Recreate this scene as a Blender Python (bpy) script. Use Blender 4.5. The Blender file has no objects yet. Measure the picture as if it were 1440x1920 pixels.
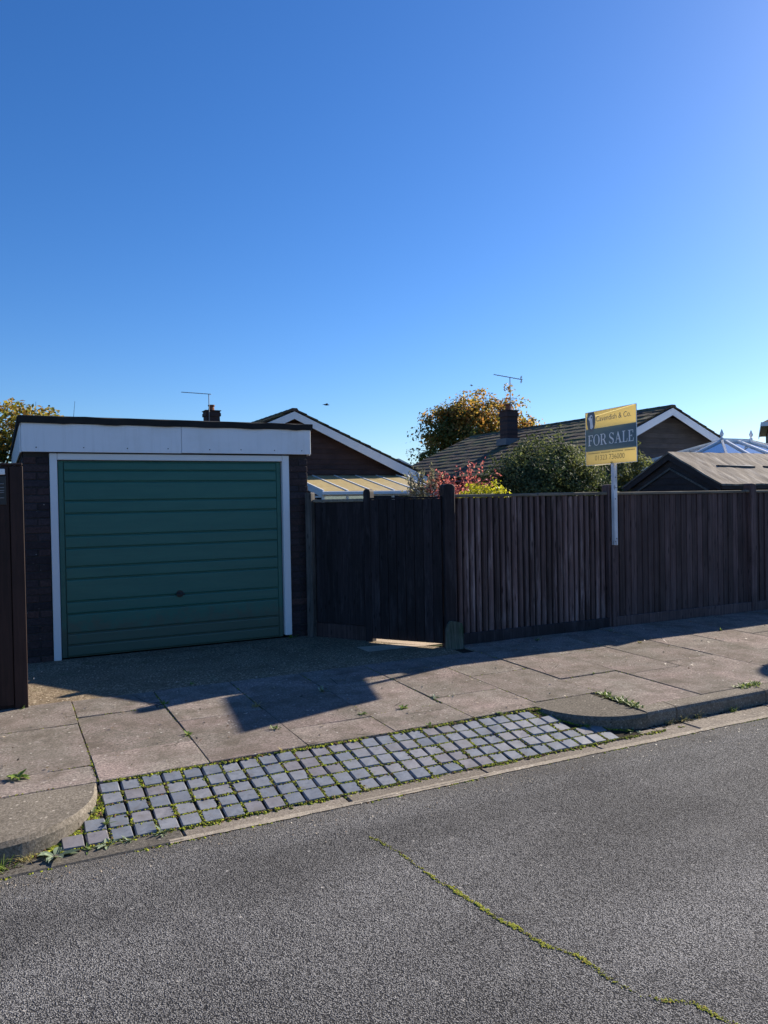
import bpy, math, random
import numpy as np
from mathutils import Vector, Matrix
random.seed(7); rng = np.random.default_rng(7)
R = math.radians
scene = bpy.context.scene
col = scene.collection

# ------------------------------------------------------------------ camera
CAM_H = 1.506                      # eye above the garage floor (z = 0)
yaw, pitch, roll = R(26.587), R(-0.759), R(-1.061)
fw = Vector((math.sin(yaw)*math.cos(pitch), math.cos(yaw)*math.cos(pitch), math.sin(pitch)))
rt = Vector((math.cos(yaw), -math.sin(yaw), 0)); up = rt.cross(fw)
r2 = rt*math.cos(roll) + up*math.sin(roll); u2 = -rt*math.sin(roll) + up*math.cos(roll)
cd = bpy.data.cameras.new('camera'); cam = bpy.data.objects.new('camera', cd); col.objects.link(cam)
M = Matrix((r2, u2, -fw)).transposed().to_4x4(); M.translation = Vector((0, 0, CAM_H)); cam.matrix_world = M
cd.sensor_fit = 'VERTICAL'; cd.sensor_height = 36; cd.lens = 1442/1920*36
cd.clip_start = 0.05; cd.clip_end = 2000
scene.camera = cam

# ------------------------------------------------------------------ light
SUN_AZ, SUN_EL = 75.2, 26.9        # azimuth from +Y towards +X
w = bpy.data.worlds.new('World'); scene.world = w; w.use_nodes = True
nt = w.node_tree; nt.nodes.clear()
wo = nt.nodes.new('ShaderNodeOutputWorld'); bg = nt.nodes.new('ShaderNodeBackground'); sk = nt.nodes.new('ShaderNodeTexSky')
sk.sky_type = 'NISHITA'; sk.sun_disc = False; sk.sun_elevation = R(SUN_EL); sk.sun_rotation = R(SUN_AZ)
sk.altitude = 0; sk.air_density = 1.0; sk.dust_density = 0.35; sk.ozone_density = 7.0
bg.inputs['Strength'].default_value = 0.074
hs = nt.nodes.new('ShaderNodeHueSaturation'); hs.inputs['Saturation'].default_value = 1.15; hs.inputs['Hue'].default_value = 0.507
nt.links.new(sk.outputs[0], hs.inputs['Color']); nt.links.new(hs.outputs[0], bg.inputs[0]); nt.links.new(bg.outputs[0], wo.inputs[0])
sd = bpy.data.lights.new('sun', 'SUN'); sun = bpy.data.objects.new('sun', sd); col.objects.link(sun)
sd.energy = 5.0; sd.angle = R(0.55); sd.color = (1.0, 0.90, 0.76)
sv = Vector((math.sin(R(SUN_AZ))*math.cos(R(SUN_EL)), math.cos(R(SUN_AZ))*math.cos(R(SUN_EL)), math.sin(R(SUN_EL))))
sun.rotation_euler = sv.to_track_quat('Z', 'Y').to_euler(); sun.location = sv*50
scene.view_settings.view_transform = 'Standard'; scene.view_settings.look = 'None'
scene.view_settings.exposure = 1.07; scene.view_settings.gamma = 1.0
try: scene.view_settings.use_curve_mapping = False
except Exception: pass
scene.render.engine = 'CYCLES'
scene.cycles.use_denoising = True
scene.cycles.max_bounces = 6; scene.cycles.transparent_max_bounces = 12

# ------------------------------------------------------------------ materials
class Mat:
    """small node helper: local coordinates shifted per object, so that shared meshes do not repeat a pattern"""
    def __init__(s, name, rough=0.8, spec=0.3):
        s.m = bpy.data.materials.new(name); s.m.use_nodes = True; s.t = s.m.node_tree; s.t.nodes.clear()
        s.out = s.n('OutputMaterial'); s.b = s.n('BsdfPrincipled')
        s.t.links.new(s.b.outputs[0], s.out.inputs[0])
        s.b.inputs['Roughness'].default_value = rough
        s.b.inputs['Specular IOR Level'].default_value = spec
        tc = s.n('TexCoord'); s.oi = s.n('ObjectInfo')
        a = s.n('VectorMath'); a.operation = 'ADD'
        mu = s.n('Math'); mu.operation = 'MULTIPLY'; mu.inputs[1].default_value = 37.0
        s.l(s.oi.outputs['Random'], mu.inputs[0]); s.l(tc.outputs['Object'], a.inputs[0]); s.l(mu.outputs[0], a.inputs[1])
        s.v = a.outputs[0]; s.rand = s.oi.outputs['Random']; s.raw = tc.outputs['Object']
    def n(s, t): return s.t.nodes.new('ShaderNode' + t)
    def l(s, a, b): s.t.links.new(a, b)
    def map(s, scale, rot=(0, 0, 0), v=None):
        m = s.n('Mapping'); m.inputs['Scale'].default_value = scale; m.inputs['Rotation'].default_value = rot
        s.l(v or s.v, m.inputs['Vector']); return m.outputs[0]
    def noise(s, scale, detail=4, rough=0.6, v=None, dist=0.0):
        n = s.n('TexNoise'); n.inputs['Scale'].default_value = scale; n.inputs['Detail'].default_value = detail
        n.inputs['Roughness'].default_value = rough; n.inputs['Distortion'].default_value = dist
        s.l(v or s.v, n.inputs['Vector']); return n.outputs[0]
    def voro(s, scale, feature='F1', v=None, out='Distance'):
        n = s.n('TexVoronoi'); n.feature = feature; n.inputs['Scale'].default_value = scale
        s.l(v or s.v, n.inputs['Vector']); return n.outputs[out]
    def ramp(s, fac, stops, interp='LINEAR'):
        n = s.n('ValToRGB'); n.color_ramp.interpolation = interp
        while len(n.color_ramp.elements) < len(stops): n.color_ramp.elements.new(0.5)
        for e, (p, c) in zip(n.color_ramp.elements, stops):
            e.position = p; e.color = (c, c, c, 1) if isinstance(c, (int, float)) else (*c, 1)
        s.l(fac, n.inputs[0]); return n.outputs[0]
    def mix(s, fac, a, b, mode='MIX'):
        n = s.n('Mix'); n.data_type = 'RGBA'; n.blend_type = mode
        for sock, val in ((n.inputs[0], fac), (n.inputs[6], a), (n.inputs[7], b)):
            if isinstance(val, (int, float)): sock.default_value = val
            elif isinstance(val, tuple): sock.default_value = (*val, 1)
            else: s.l(val, sock)
        return n.outputs[2]
    def n_sep(s, c):
        q = s.n('SeparateColor'); s.l(c, q.inputs[0]); return q.outputs[1]
    def math(s, op, a, b=0.0):
        n = s.n('Math'); n.operation = op
        for sock, val in ((n.inputs[0], a), (n.inputs[1], b)):
            if isinstance(val, (int, float)): sock.default_value = val
            else: s.l(val, sock)
        return n.outputs[0]
    def color(s, c):
        if isinstance(c, tuple): s.b.inputs['Base Color'].default_value = (*c, 1)
        else: s.l(c, s.b.inputs['Base Color'])
    def bump(s, h, dist=0.003, strength=1.0):
        n = s.n('Bump'); n.inputs['Distance'].default_value = dist; n.inputs['Strength'].default_value = strength
        s.l(h, n.inputs['Height']); s.l(n.outputs[0], s.b.inputs['Normal'])
    def vary(s, c, lo=0.75, hi=1.2):
        r = s.ramp(s.rand, [(0, lo), (1, hi)]); return s.mix(1.0, c, r, 'MULTIPLY')

def wood(name, dark, light, grain=(60, 60, 3), rough=0.75, lo=.7, hi=1.25, knots=True, worn=None):
    m = Mat(name, rough, 0.25)
    g = m.noise(1.0, 5, 0.65, m.map(grain), 0.6)
    c = m.ramp(g, [(0.3, dark), (0.72, light)])
    p = m.noise(2.3, 3, 0.6); c = m.mix(m.ramp(p, [(0.42, 0.0), (0.75, 0.6)]), c, tuple(x*0.45 for x in dark))
    if worn:
        q = m.noise(1.0, 4, 0.7, m.map((14, 14, 2.2))); c = m.mix(m.ramp(q, [(0.52, 0.0), (0.72, 0.75)]), c, worn)
    if knots:
        k = m.voro(1.0, v=m.map((16, 16, 5))); c = m.mix(m.ramp(k, [(0.08, 0.85), (0.2, 0.0)]), c, tuple(x*0.4 for x in dark))
    m.color(m.vary(c, lo, hi)); m.bump(g, 0.002, 0.8); return m.m

def plain(name, c, rough=0.5, spec=0.4, dirt=0.25, scale=3.0, dirtc=None, bump=0.0):
    m = Mat(name, rough, spec)
    n = m.noise(scale, 6, 0.65)
    d = dirtc or tuple(x*0.55 for x in c)
    cc = m.mix(m.ramp(n, [(0.42, 0.0), (0.75, dirt)]), c, d)
    f = m.noise(scale*22, 3, 0.6); cc = m.mix(m.ramp(f, [(0.3, 0.0), (0.8, dirt*0.5)]), cc, d)
    m.color(cc)
    if bump: m.bump(f, bump, 0.6)
    return m.m

def mat_asphalt():
    m = Mat('asphalt', 0.95, 0.12)
    cell = m.voro(185, out='Color'); dist = m.voro(185)
    cell2 = m.voro(95, out='Color'); d2 = m.voro(95)
    g = m.ramp(cell, [(0.0, (.075, .075, .077)), (0.45, (.205, .202, .202)), (0.8, (.33, .326, .32)), (1.0, (.58, .57, .54))])
    g2 = m.ramp(cell2, [(0.0, (.045, .045, .048)), (0.6, (.19, .187, .187)), (1.0, (.38, .37, .36))])
    c = m.mix(0.35, g, g2)
    gap = m.ramp(dist, [(0.34, 0.0), (0.62, 0.9)]); c = m.mix(gap, c, (.018, .018, .02))
    big = m.noise(0.8, 5, 0.6); c = m.mix(1.0, c, m.ramp(big, [(0.3, 0.78), (0.7, 1.25)]), 'MULTIPLY')
    st = m.noise(3.2, 5, 0.7); c = m.mix(m.ramp(st, [(0.58, 0.0), (0.8, 0.35)]), c, (.16, .155, .145))
    trk = m.noise(1.0, 3, 0.5, m.map((.12, 1.25, 1))); c = m.mix(1.0, c, m.ramp(trk, [(0.36, 0.72), (0.62, 1.18)]), 'MULTIPLY')
    oil = m.noise(1.7, 6, 0.75); c = m.mix(m.ramp(oil, [(0.60, 0.0), (0.72, 0.55)]), c, (.045, .044, .046))
    sp = m.voro(14, out='Distance'); spc = m.voro(14, out='Color')
    c = m.mix(m.math('MULTIPLY', m.ramp(sp, [(0.06, 1.0), (0.13, 0.0)]), m.ramp(spc, [(0.66, 0.0), (0.72, 0.85)])), c, (.40, .38, .35))
    sep = m.n('SeparateXYZ'); m.l(m.raw, sep.inputs[0])
    wob = m.math('ADD', sep.outputs['Y'], m.math('MULTIPLY', m.noise(2.5, 4), 0.22))
    c = m.mix(m.ramp(m.math('SUBTRACT', wob, 3.2), [(0.55, 0.0), (0.78, 0.42)]), c, (.115, .105, .09))
    m.color(c)
    h = m.math('ADD', m.math('MULTIPLY', dist, -1.0), m.math('MULTIPLY', d2, -0.6))
    h = m.math('ADD', h, m.math('MULTIPLY', m.math('ADD', m.n_sep(cell), 0.0), 0.5))
    m.bump(h, 0.0042, 1.0); return m.m

def mat_slab():
    m = Mat('paving_concrete', 1.0, 0.06)
    lowf = m.noise(1.5, 5, 0.6)
    tint = m.mix(m.ramp(lowf, [(0.42, 0.0), (0.66, 0.8)]), (.205, .182, .157), (.262, .205, .186))
    tint = m.mix(1.0, tint, m.ramp(m.rand, [(0.0, .86), (1.0, 1.14)]), 'MULTIPLY')
    a = m.noise(70, 5, 0.85); c = m.mix(1.0, tint, m.ramp(a, [(0.30, 0.25), (0.5, 0.95), (0.70, 2.0)]), 'MULTIPLY')
    b = m.noise(4.0, 6, 0.68); c = m.mix(m.ramp(b, [(0.42, 0.0), (0.66, 0.75)]), c, (.105, .090, .070))
    b2 = m.noise(11.0, 5, 0.72, m.map((1, 1.6, 1))); c = m.mix(m.ramp(b2, [(0.55, 0.0), (0.75, 0.45)]), c, (.31, .235, .215))
    l = m.voro(24); lc = m.voro(24, out='Color'); c = m.mix(m.math('MULTIPLY', m.ramp(l, [(0.10, .85), (0.24, 0.0)]), m.ramp(lc, [(0.74, 0), (0.8, 1)])), c, (.50, .47, .42))
    d = m.voro(19); dc = m.voro(19, out='Color'); c = m.mix(m.math('MULTIPLY', m.ramp(d, [(0.06, .9), (0.15, 0.0)]), m.ramp(dc, [(0.76, 0), (0.82, 1)])), c, (.03, .027, .024))
    ck = m.voro(1.9, 'DISTANCE_TO_EDGE', m.map((1, 1, 1), v=m.v)); ckn = m.noise(2.2, 2)
    c = m.mix(m.math('MULTIPLY', m.ramp(ck, [(0.004, .8), (0.010, 0.0)]), m.ramp(ckn, [(0.60, 0), (0.64, 1)])), c, (.03, .028, .022))
    m.color(c); m.bump(a, 0.004, 0.9); return m.m

def mat_concrete(name, c0, c1, c2, sc=150, moss=0.0):
    m = Mat(name, 1.0, 0.08)
    a = m.noise(sc, 5, 0.8); c = m.ramp(a, [(0.30, c0), (0.5, c1), (0.70, c2)])
    b = m.noise(3.0, 6, 0.65); c = m.mix(m.ramp(b, [(0.42, 0.0), (0.72, 0.55)]), c, tuple(x*0.55 for x in c1))
    l = m.voro(30); lc = m.voro(30, out='Color'); c = m.mix(m.math('MULTIPLY', m.ramp(l, [(0.12, .8), (0.26, 0.0)]), m.ramp(lc, [(0.7, 0), (0.78, 1)])), c, tuple(min(.8, x*1.5) for x in c2))
    d = m.voro(25); dc = m.voro(25, out='Color'); c = m.mix(m.math('MULTIPLY', m.ramp(d, [(0.08, .85), (0.2, 0.0)]), m.ramp(dc, [(0.66, 0), (0.74, 1)])), c, tuple(x*.35 for x in c0))
    if moss:
        q = m.noise(5.0, 6, 0.75); c = m.mix(m.ramp(q, [(0.55, 0.0), (0.72, moss)]), c, (.06, .075, .02))
    m.color(m.vary(c, .85, 1.12)); m.bump(a, 0.003, 1.0); return m.m

def mat_paver():
    m = Mat('blue_brick', 0.42, 0.5)
    t = m.ramp(m.rand, [(0.0, (.155, .172, .20)), (0.4, (.20, .215, .24)), (0.65, (.225, .232, .25)), (0.84, (.195, .182, .19)), (1.0, (.265, .27, .285))])
    a = m.noise(30, 5, 0.65); c = m.mix(1.0, t, m.ramp(a, [(0.3, .72), (0.7, 1.25)]), 'MULTIPLY')
    b = m.noise(15, 5, 0.75); c = m.mix(m.ramp(b, [(0.50, 0.0), (0.68, 0.65)]), c, (.10, .088, .068))
    s = m.voro(60); c = m.mix(m.ramp(s, [(0.05, 0.5), (0.1, 0)]), c, (.04, .04, .045))
    m.color(c); m.bump(a, 0.0015, 0.5); m.b.inputs['Roughness'].default_value = 0.46; return m.m

def mat_brick():
    m = Mat('dark_brick', 0.85, 0.25)
    t = m.ramp(m.rand, [(0.0, (.030, .024, .027)), (0.35, (.055, .036, .035)), (0.6, (.036, .031, .037)), (0.8, (.075, .044, .040)), (1.0, (.05, .042, .048))])
    a = m.noise(45, 5, 0.7); c = m.mix(1.0, t, m.ramp(a, [(0.3, .6), (0.72, 1.45)]), 'MULTIPLY')
    s = m.voro(26); sc = m.voro(26, out='Color')
    c = m.mix(m.math('MULTIPLY', m.ramp(s, [(0.10, .7), (0.2, 0.0)]), m.ramp(sc, [(0.84, 0), (0.9, 1)])), c, (.33, .31, .29))
    m.color(c); m.bump(a, 0.003, 0.9); return m.m

def mat_leaf(name, stops, trans=0.45, rough=0.5):
    m = Mat(name, rough, 0.3)
    g = m.n('NewGeometry'); c = m.ramp(g.outputs['Random Per Island'], stops)
    m.color(c)
    tr = m.n('BsdfTranslucent'); m.l(m.mix(1.0, c, (1.0, 1.0, 0.7), 'MULTIPLY'), tr.inputs[0])
    ms = m.n('MixShader'); ms.inputs[0].default_value = trans
    m.l(m.b.outputs[0], ms.inputs[1]); m.l(tr.outputs[0], ms.inputs[2]); m.l(ms.outputs[0], m.out.inputs[0]); return m.m

def mat_tiles():
    m = Mat('mossy_roof_tile', 0.9, 0.15)
    g = m.n('NewGeometry'); c = m.ramp(g.outputs['Random Per Island'], [(0, (.055, .040, .033)), (0.6, (.095, .068, .055)), (1, (.125, .092, .074))])
    a = m.noise(35, 4, 0.7); c = m.mix(1.0, c, m.ramp(a, [(0.3, .6), (0.7, 1.3)]), 'MULTIPLY')
    q = m.noise(1.6, 6, 0.75); c = m.mix(m.ramp(q, [(0.44, 0.0), (0.60, 0.85)]), c, (.135, .135, .055))
    q2 = m.noise(9.0, 5, 0.7); c = m.mix(m.ramp(q2, [(0.55, 0.0), (0.7, 0.6)]), c, (.17, .16, .12))
    m.color(c); m.bump(a, 0.006, 0.8); return m.m

def mat_door():
    m = Mat('green_door_paint', 0.38, 0.5)
    n = m.noise(2.0, 5, 0.6, m.map((0.8, 1, 5)))
    c = m.mix(m.ramp(n, [(0.35, 0.0), (0.75, 0.7)]), (.010, .125, .099), (.030, .165, .126))
    g = m.noise(1.0, 4, 0.6, m.map((3, 40, 160))); c = m.mix(m.ramp(g, [(0.35, 0.0), (0.8, 0.3)]), c, (.007, .080, .072))
    d = m.noise(12, 5, 0.7); c = m.mix(m.ramp(d, [(0.6, 0), (0.8, .35)]), c, (.03, .075, .066))
    sep = m.n('SeparateXYZ'); m.l(m.raw, sep.inputs[0])
    sp = m.math('ADD', sep.outputs['Z'], m.math('MULTIPLY', m.noise(9, 5, .7), -.5))
    c = m.mix(m.ramp(sp, [(0.0, .55), (0.16, 0.0)]), c, (.075, .075, .055))
    m.color(c); m.bump(m.math('ADD', m.math('MULTIPLY', g, .15), m.noise(2.6, 3, .5)), 0.006, 0.5); return m.m

def mat_glass(name, c=(.5, .6, .65), refl=0.35):
    m = Mat(name, 0.04, 0.5); m.color(c)
    t = m.n('BsdfTransparent'); t.inputs[0].default_value = (.82, .88, .9, 1)
    gl = m.n('BsdfGlossy'); gl.inputs['Roughness'].default_value = 0.03; gl.inputs[0].default_value = (.95, .97, 1, 1)
    f = m.n('Fresnel'); f.inputs[0].default_value = 1.5
    ms = m.n('MixShader'); m.l(m.math('MAXIMUM', f.outputs[0], refl), ms.inputs[0])
    m.l(t.outputs[0], ms.inputs[1]); m.l(gl.outputs[0], ms.inputs[2]); m.l(ms.outputs[0], m.out.inputs[0]); return m.m

ASPHALT = mat_asphalt(); SLAB = mat_slab(); PAVER = mat_paver(); BRICK = mat_brick(); TILES = mat_tiles(); DOOR = mat_door()
KERB = mat_concrete('kerb_concrete', (.07, .06, .048), (.18, .157, .127), (.36, .32, .265), 70)
CHANNEL = mat_concrete('channel_concrete', (.09, .076, .06), (.21, .182, .15), (.38, .335, .28), 70)
DRIVE = mat_concrete('exposed_aggregate', (.04, .029, .018), (.175, .132, .086), (.55, .45, .32), 60, 0.55)
DIRT = mat_concrete('joint_soil', (.016, .014, .011), (.032, .027, .02), (.055, .046, .034), 60, 0.5)
MORTAR = mat_concrete('mortar', (.035, .033, .034), (.06, .056, .056), (.095, .09, .09), 110)
PATIO = mat_concrete('garden_patio', (.34, .26, .18), (.56, .45, .34), (.66, .55, .43), 60)
EARTH = mat_concrete('ground_cover', (.03, .04, .015), (.06, .07, .03), (.09, .09, .05), 6)
KERBD = mat_concrete('old_kerb_concrete', (.055, .048, .040), (.15, .132, .108), (.30, .27, .225), 70)
GUTTERDIRT = mat_concrete('dirty_channel', (.045, .041, .035), (.115, .105, .09), (.22, .20, .17), 60)
SAND = mat_concrete('pale_channel_edge', (.24, .20, .155), (.40, .345, .27), (.52, .46, .37), 60)
FENCE = wood('stained_fence_wood', (.048, .027, .025), (.23, .155, .145), (48, 48, 1.6), 0.7, .5, 1.4, True, (.34, .26, .25))
FENCE2 = wood('dark_fence_wood', (.042, .025, .024), (.145, .098, .095), (50, 50, 2.0), 0.75, .65, 1.3)
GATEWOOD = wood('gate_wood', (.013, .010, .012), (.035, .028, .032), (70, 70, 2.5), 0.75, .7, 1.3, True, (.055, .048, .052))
PANELW = wood('brown_painted_wood', (.020, .010, .009), (.042, .021, .018), (40, 40, 2.0), 0.6, .85, 1.15, False, (.045, .022, .018))
CAPWOOD = wood('weathered_cap_wood', (.10, .09, .07), (.30, .27, .22), (4, 60, 60), 0.85, .8, 1.15, False)
GREYWOOD = wood('grey_post_wood', (.055, .050, .045), (.17, .155, .14), (60, 60, 3), 0.85, .85, 1.15)
ALGAE = wood('algae_stained_post', (.022, .042, .018), (.20, .20, .175), (26, 26, 2.0), 0.9, 1, 1, False, (.035, .075, .025))
CLAD = wood('brown_cladding', (.050, .027, .024), (.085, .048, .042), (2, 60, 60), 0.7, .85, 1.15, False)
CLADG = wood('grey_brown_cladding', (.060, .050, .045), (.11, .092, .082), (2, 60, 60), 0.7, .85, 1.15, False)
SHEDW = wood('shed_boards', (.030, .021, .020), (.062, .046, .044), (2, 50, 50), 0.8, .8, 1.2, False)
WHITE = plain('white_painted_timber', (.82, .83, .85), 0.4, 0.45, 0.16, 2.0, (.45, .45, .43))
UPVC = plain('white_plastic', (.80, .81, .82), 0.3, 0.5, 0.10, 2.0, (.5, .5, .48))
def mat_fascia():
    m = Mat('weathered_white_board', 0.42, 0.45)
    st = m.noise(1.0, 5, 0.7, m.map((22, 5, 1.1))); bl = m.noise(2.2, 5, 0.65)
    c = m.mix(m.ramp(st, [(0.50, 0.0), (0.78, 0.22)]), (.84, .85, .87), (.45, .45, .42)); c = m.mix(m.ramp(bl, [(0.5, 0.0), (0.75, 0.3)]), c, (.58, .57, .53))
    m.color(c); return m.m
FASCIA = mat_fascia()
POLEW = wood('white_painted_pole', (.66, .67, .69), (.84, .85, .86), (60, 60, 3), 0.6, 1.0, 1.0, True)
FELT = plain('black_roof_felt', (.022, .022, .023), 0.9, 0.15, 0.5, 6.0, (.05, .05, .045), 0.004)
SHEDFELT = None
LEAD = plain('lead_flashing', (.16, .17, .185), 0.6, 0.4, 0.4, 5.0)
METAL = plain('grey_metal', (.20, .20, .21), 0.45, 0.5, 0.3, 9.0)
DARKMETAL = plain('dark_metal', (.018, .018, .02), 0.45, 0.5, 0.3, 20.0)
CLAY = plain('clay_pot', (.24, .10, .06), 0.8, 0.2, 0.5, 9.0)
YELLOW = plain('board_yellow', (.66, .45, .13), 0.45, 0.4, 0.12, 4.0)
SLATE = plain('board_slate_grey', (.105, .145, .175), 0.45, 0.4, 0.10, 4.0)
LETTERW = plain('board_lettering_white', (.78, .79, .80), 0.5, 0.4, 0.05)
LETTERG = plain('board_lettering_grey', (.13, .14, .15), 0.5, 0.4, 0.05)
LETTERO = plain('board_lettering_ochre', (.34, .23, .09), 0.5, 0.4, 0.05)
BARK = plain('bark', (.075, .058, .045), 0.9, 0.15, 0.6, 8.0, (.03, .025, .02), 0.01)
TWIG = plain('twig', (.10, .075, .06), 0.85, 0.2, 0.4, 9.0)
GLASS = mat_glass('window_glass'); ROOFGLASS = mat_glass('roof_glass', refl=0.55)
RENDERW = plain('white_render', (.66, .65, .62), 0.8, 0.2, 0.2)

def translucent(m, c, f=.6):
    t = m.node_tree; tr = t.nodes.new('ShaderNodeBsdfTranslucent'); tr.inputs[0].default_value = (*c, 1); ms = t.nodes.new('ShaderNodeMixShader'); ms.inputs[0].default_value = f
    b = next(n for n in t.nodes if n.type == 'BSDF_PRINCIPLED'); o = next(n for n in t.nodes if n.type == 'OUTPUT_MATERIAL')
    t.links.new(b.outputs[0], ms.inputs[1]); t.links.new(tr.outputs[0], ms.inputs[2]); t.links.new(ms.outputs[0], o.inputs[0])
translucent(YELLOW, (.70, .62, .37), .62); translucent(SLATE, (.12, .20, .28), .40)
def mat_shedfelt():
    m = Mat('grey_mineral_felt', 0.9, 0.2)
    a = m.noise(60, 4, 0.7); b = m.noise(1.0, 5, 0.65, m.map((9, 2.2, 2)))
    c = m.ramp(b, [(0.3, (.085, .066, .054)), (0.5, (.155, .128, .108)), (0.74, (.32, .29, .26))])
    c = m.mix(1.0, c, m.ramp(a, [(0.3, .7), (0.7, 1.25)]), 'MULTIPLY'); m.color(c); m.bump(b, 0.01, 0.6); return m.m
SHEDFELT = mat_shedfelt()
def mat_poly():
    m = Mat('yellowed_polycarbonate', 0.35, 0.45)
    s = m.noise(1.0, 4, 0.6, m.map((26, 3, 1))); c = m.ramp(s, [(0.3, (.62, .49, .24)), (0.7, (.78, .66, .38))])
    d = m.noise(4, 5, .7); c = m.mix(m.ramp(d, [(0.5, 0), (0.75, .4)]), c, (.45, .34, .16)); m.color(c)
    tr = m.n('BsdfTranslucent'); m.l(c, tr.inputs[0]); ms = m.n('MixShader'); ms.inputs[0].default_value = 0.35
    m.l(m.b.outputs[0], ms.inputs[1]); m.l(tr.outputs[0], ms.inputs[2]); m.l(ms.outputs[0], m.out.inputs[0]); return m.m
POLY = mat_poly()
def mat_moss():
    m = Mat('moss_green', 0.95, 0.1)
    g = m.n('NewGeometry')
    c = m.ramp(g.outputs['Random Per Island'], [(0, (.06, .075, .016)), (0.35, (.14, .165, .022)), (0.6, (.27, .30, .03)), (0.72, (.36, .37, .035)), (0.80, (.08, .06, .034)), (1, (.15, .085, .045))])
    m.color(c); m.bump(m.noise(160, 3), 0.004, 1.0); return m.m
MOSS = mat_moss()
MOSSY = mat_leaf('crack_moss', [(0, (.20, .24, .03)), (.6, (.38, .40, .045)), (.9, (.46, .42, .06)), (1, (.36, .16, .08))], 0.25, 0.95)
L_WEED = mat_leaf('weed_leaf', [(0, (.11, .17, .05)), (.5, (.20, .27, .085)), (1, (.32, .37, .14))], 0.35)
L_GLAUC = mat_leaf('grey_green_leaf', [(0, (.15, .21, .13)), (.5, (.26, .32, .21)), (1, (.40, .45, .32))], 0.3)
L_GRASS = mat_leaf('grass_blade', [(0, (.10, .19, .03)), (.6, (.20, .30, .055)), (1, (.36, .37, .13))], 0.4)
L_DRY = mat_leaf('dry_grass', [(0, (.34, .27, .12)), (.6, (.48, .41, .21)), (1, (.26, .30, .09))], 0.4)
L_OAK = mat_leaf('autumn_oak_leaf', [(0, (.12, .14, .035)), (.25, (.24, .20, .05)), (.5, (.44, .27, .07)), (.7, (.46, .23, .075)), (.88, (.32, .15, .055)), (1, (.54, .38, .10))], 0.58)
L_OAKD = mat_leaf('green_oak_leaf', [(0, (.06, .085, .022)), (.6, (.12, .14, .035)), (.85, (.24, .19, .05)), (1, (.32, .17, .05))], 0.5)
L_YEL = mat_leaf('yellow_leaf', [(0, (.12, .14, .03)), (.35, (.27, .24, .045)), (.7, (.42, .29, .05)), (.9, (.36, .18, .045)), (1, (.20, .21, .06))], 0.5)
L_HEDGE = mat_leaf('dark_hedge_leaf', [(0, (.018, .035, .012)), (.6, (.05, .075, .022)), (.9, (.10, .12, .035)), (1, (.25, .24, .10))], 0.3)
L_DARK = mat_leaf('evergreen_leaf', [(0, (.028, .045, .02)), (.55, (.058, .085, .036)), (.85, (.10, .13, .055)), (1, (.13, .165, .08))], 0.3, 0.75)
L_OLIVE = mat_leaf('olive_leaf', [(0, (.09, .11, .045)), (.5, (.16, .185, .075)), (.85, (.20, .22, .10)), (1, (.26, .26, .14))], 0.4, 0.75)
L_PINK = mat_leaf('pink_red_leaf', [(0, (.20, .05, .07)), (.4, (.50, .13, .16)), (.8, (.68, .26, .28)), (1, (.40, .17, .13))], 0.55)
L_LIME = mat_leaf('lime_leaf', [(0, (.22, .24, .02)), (.5, (.42, .42, .03)), (1, (.60, .56, .06))], 0.5)
L_SILVER = mat_leaf('silver_leaf', [(0, (.14, .15, .11)), (.5, (.26, .26, .20)), (.9, (.40, .38, .30)), (1, (.25, .12, .10))], 0.4)
L_LITTER = mat_leaf('fallen_leaf', [(0, (.12, .08, .05)), (.4, (.32, .26, .19)), (.75, (.5, .46, .40)), (1, (.26, .13, .05))], 0.2)

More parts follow.
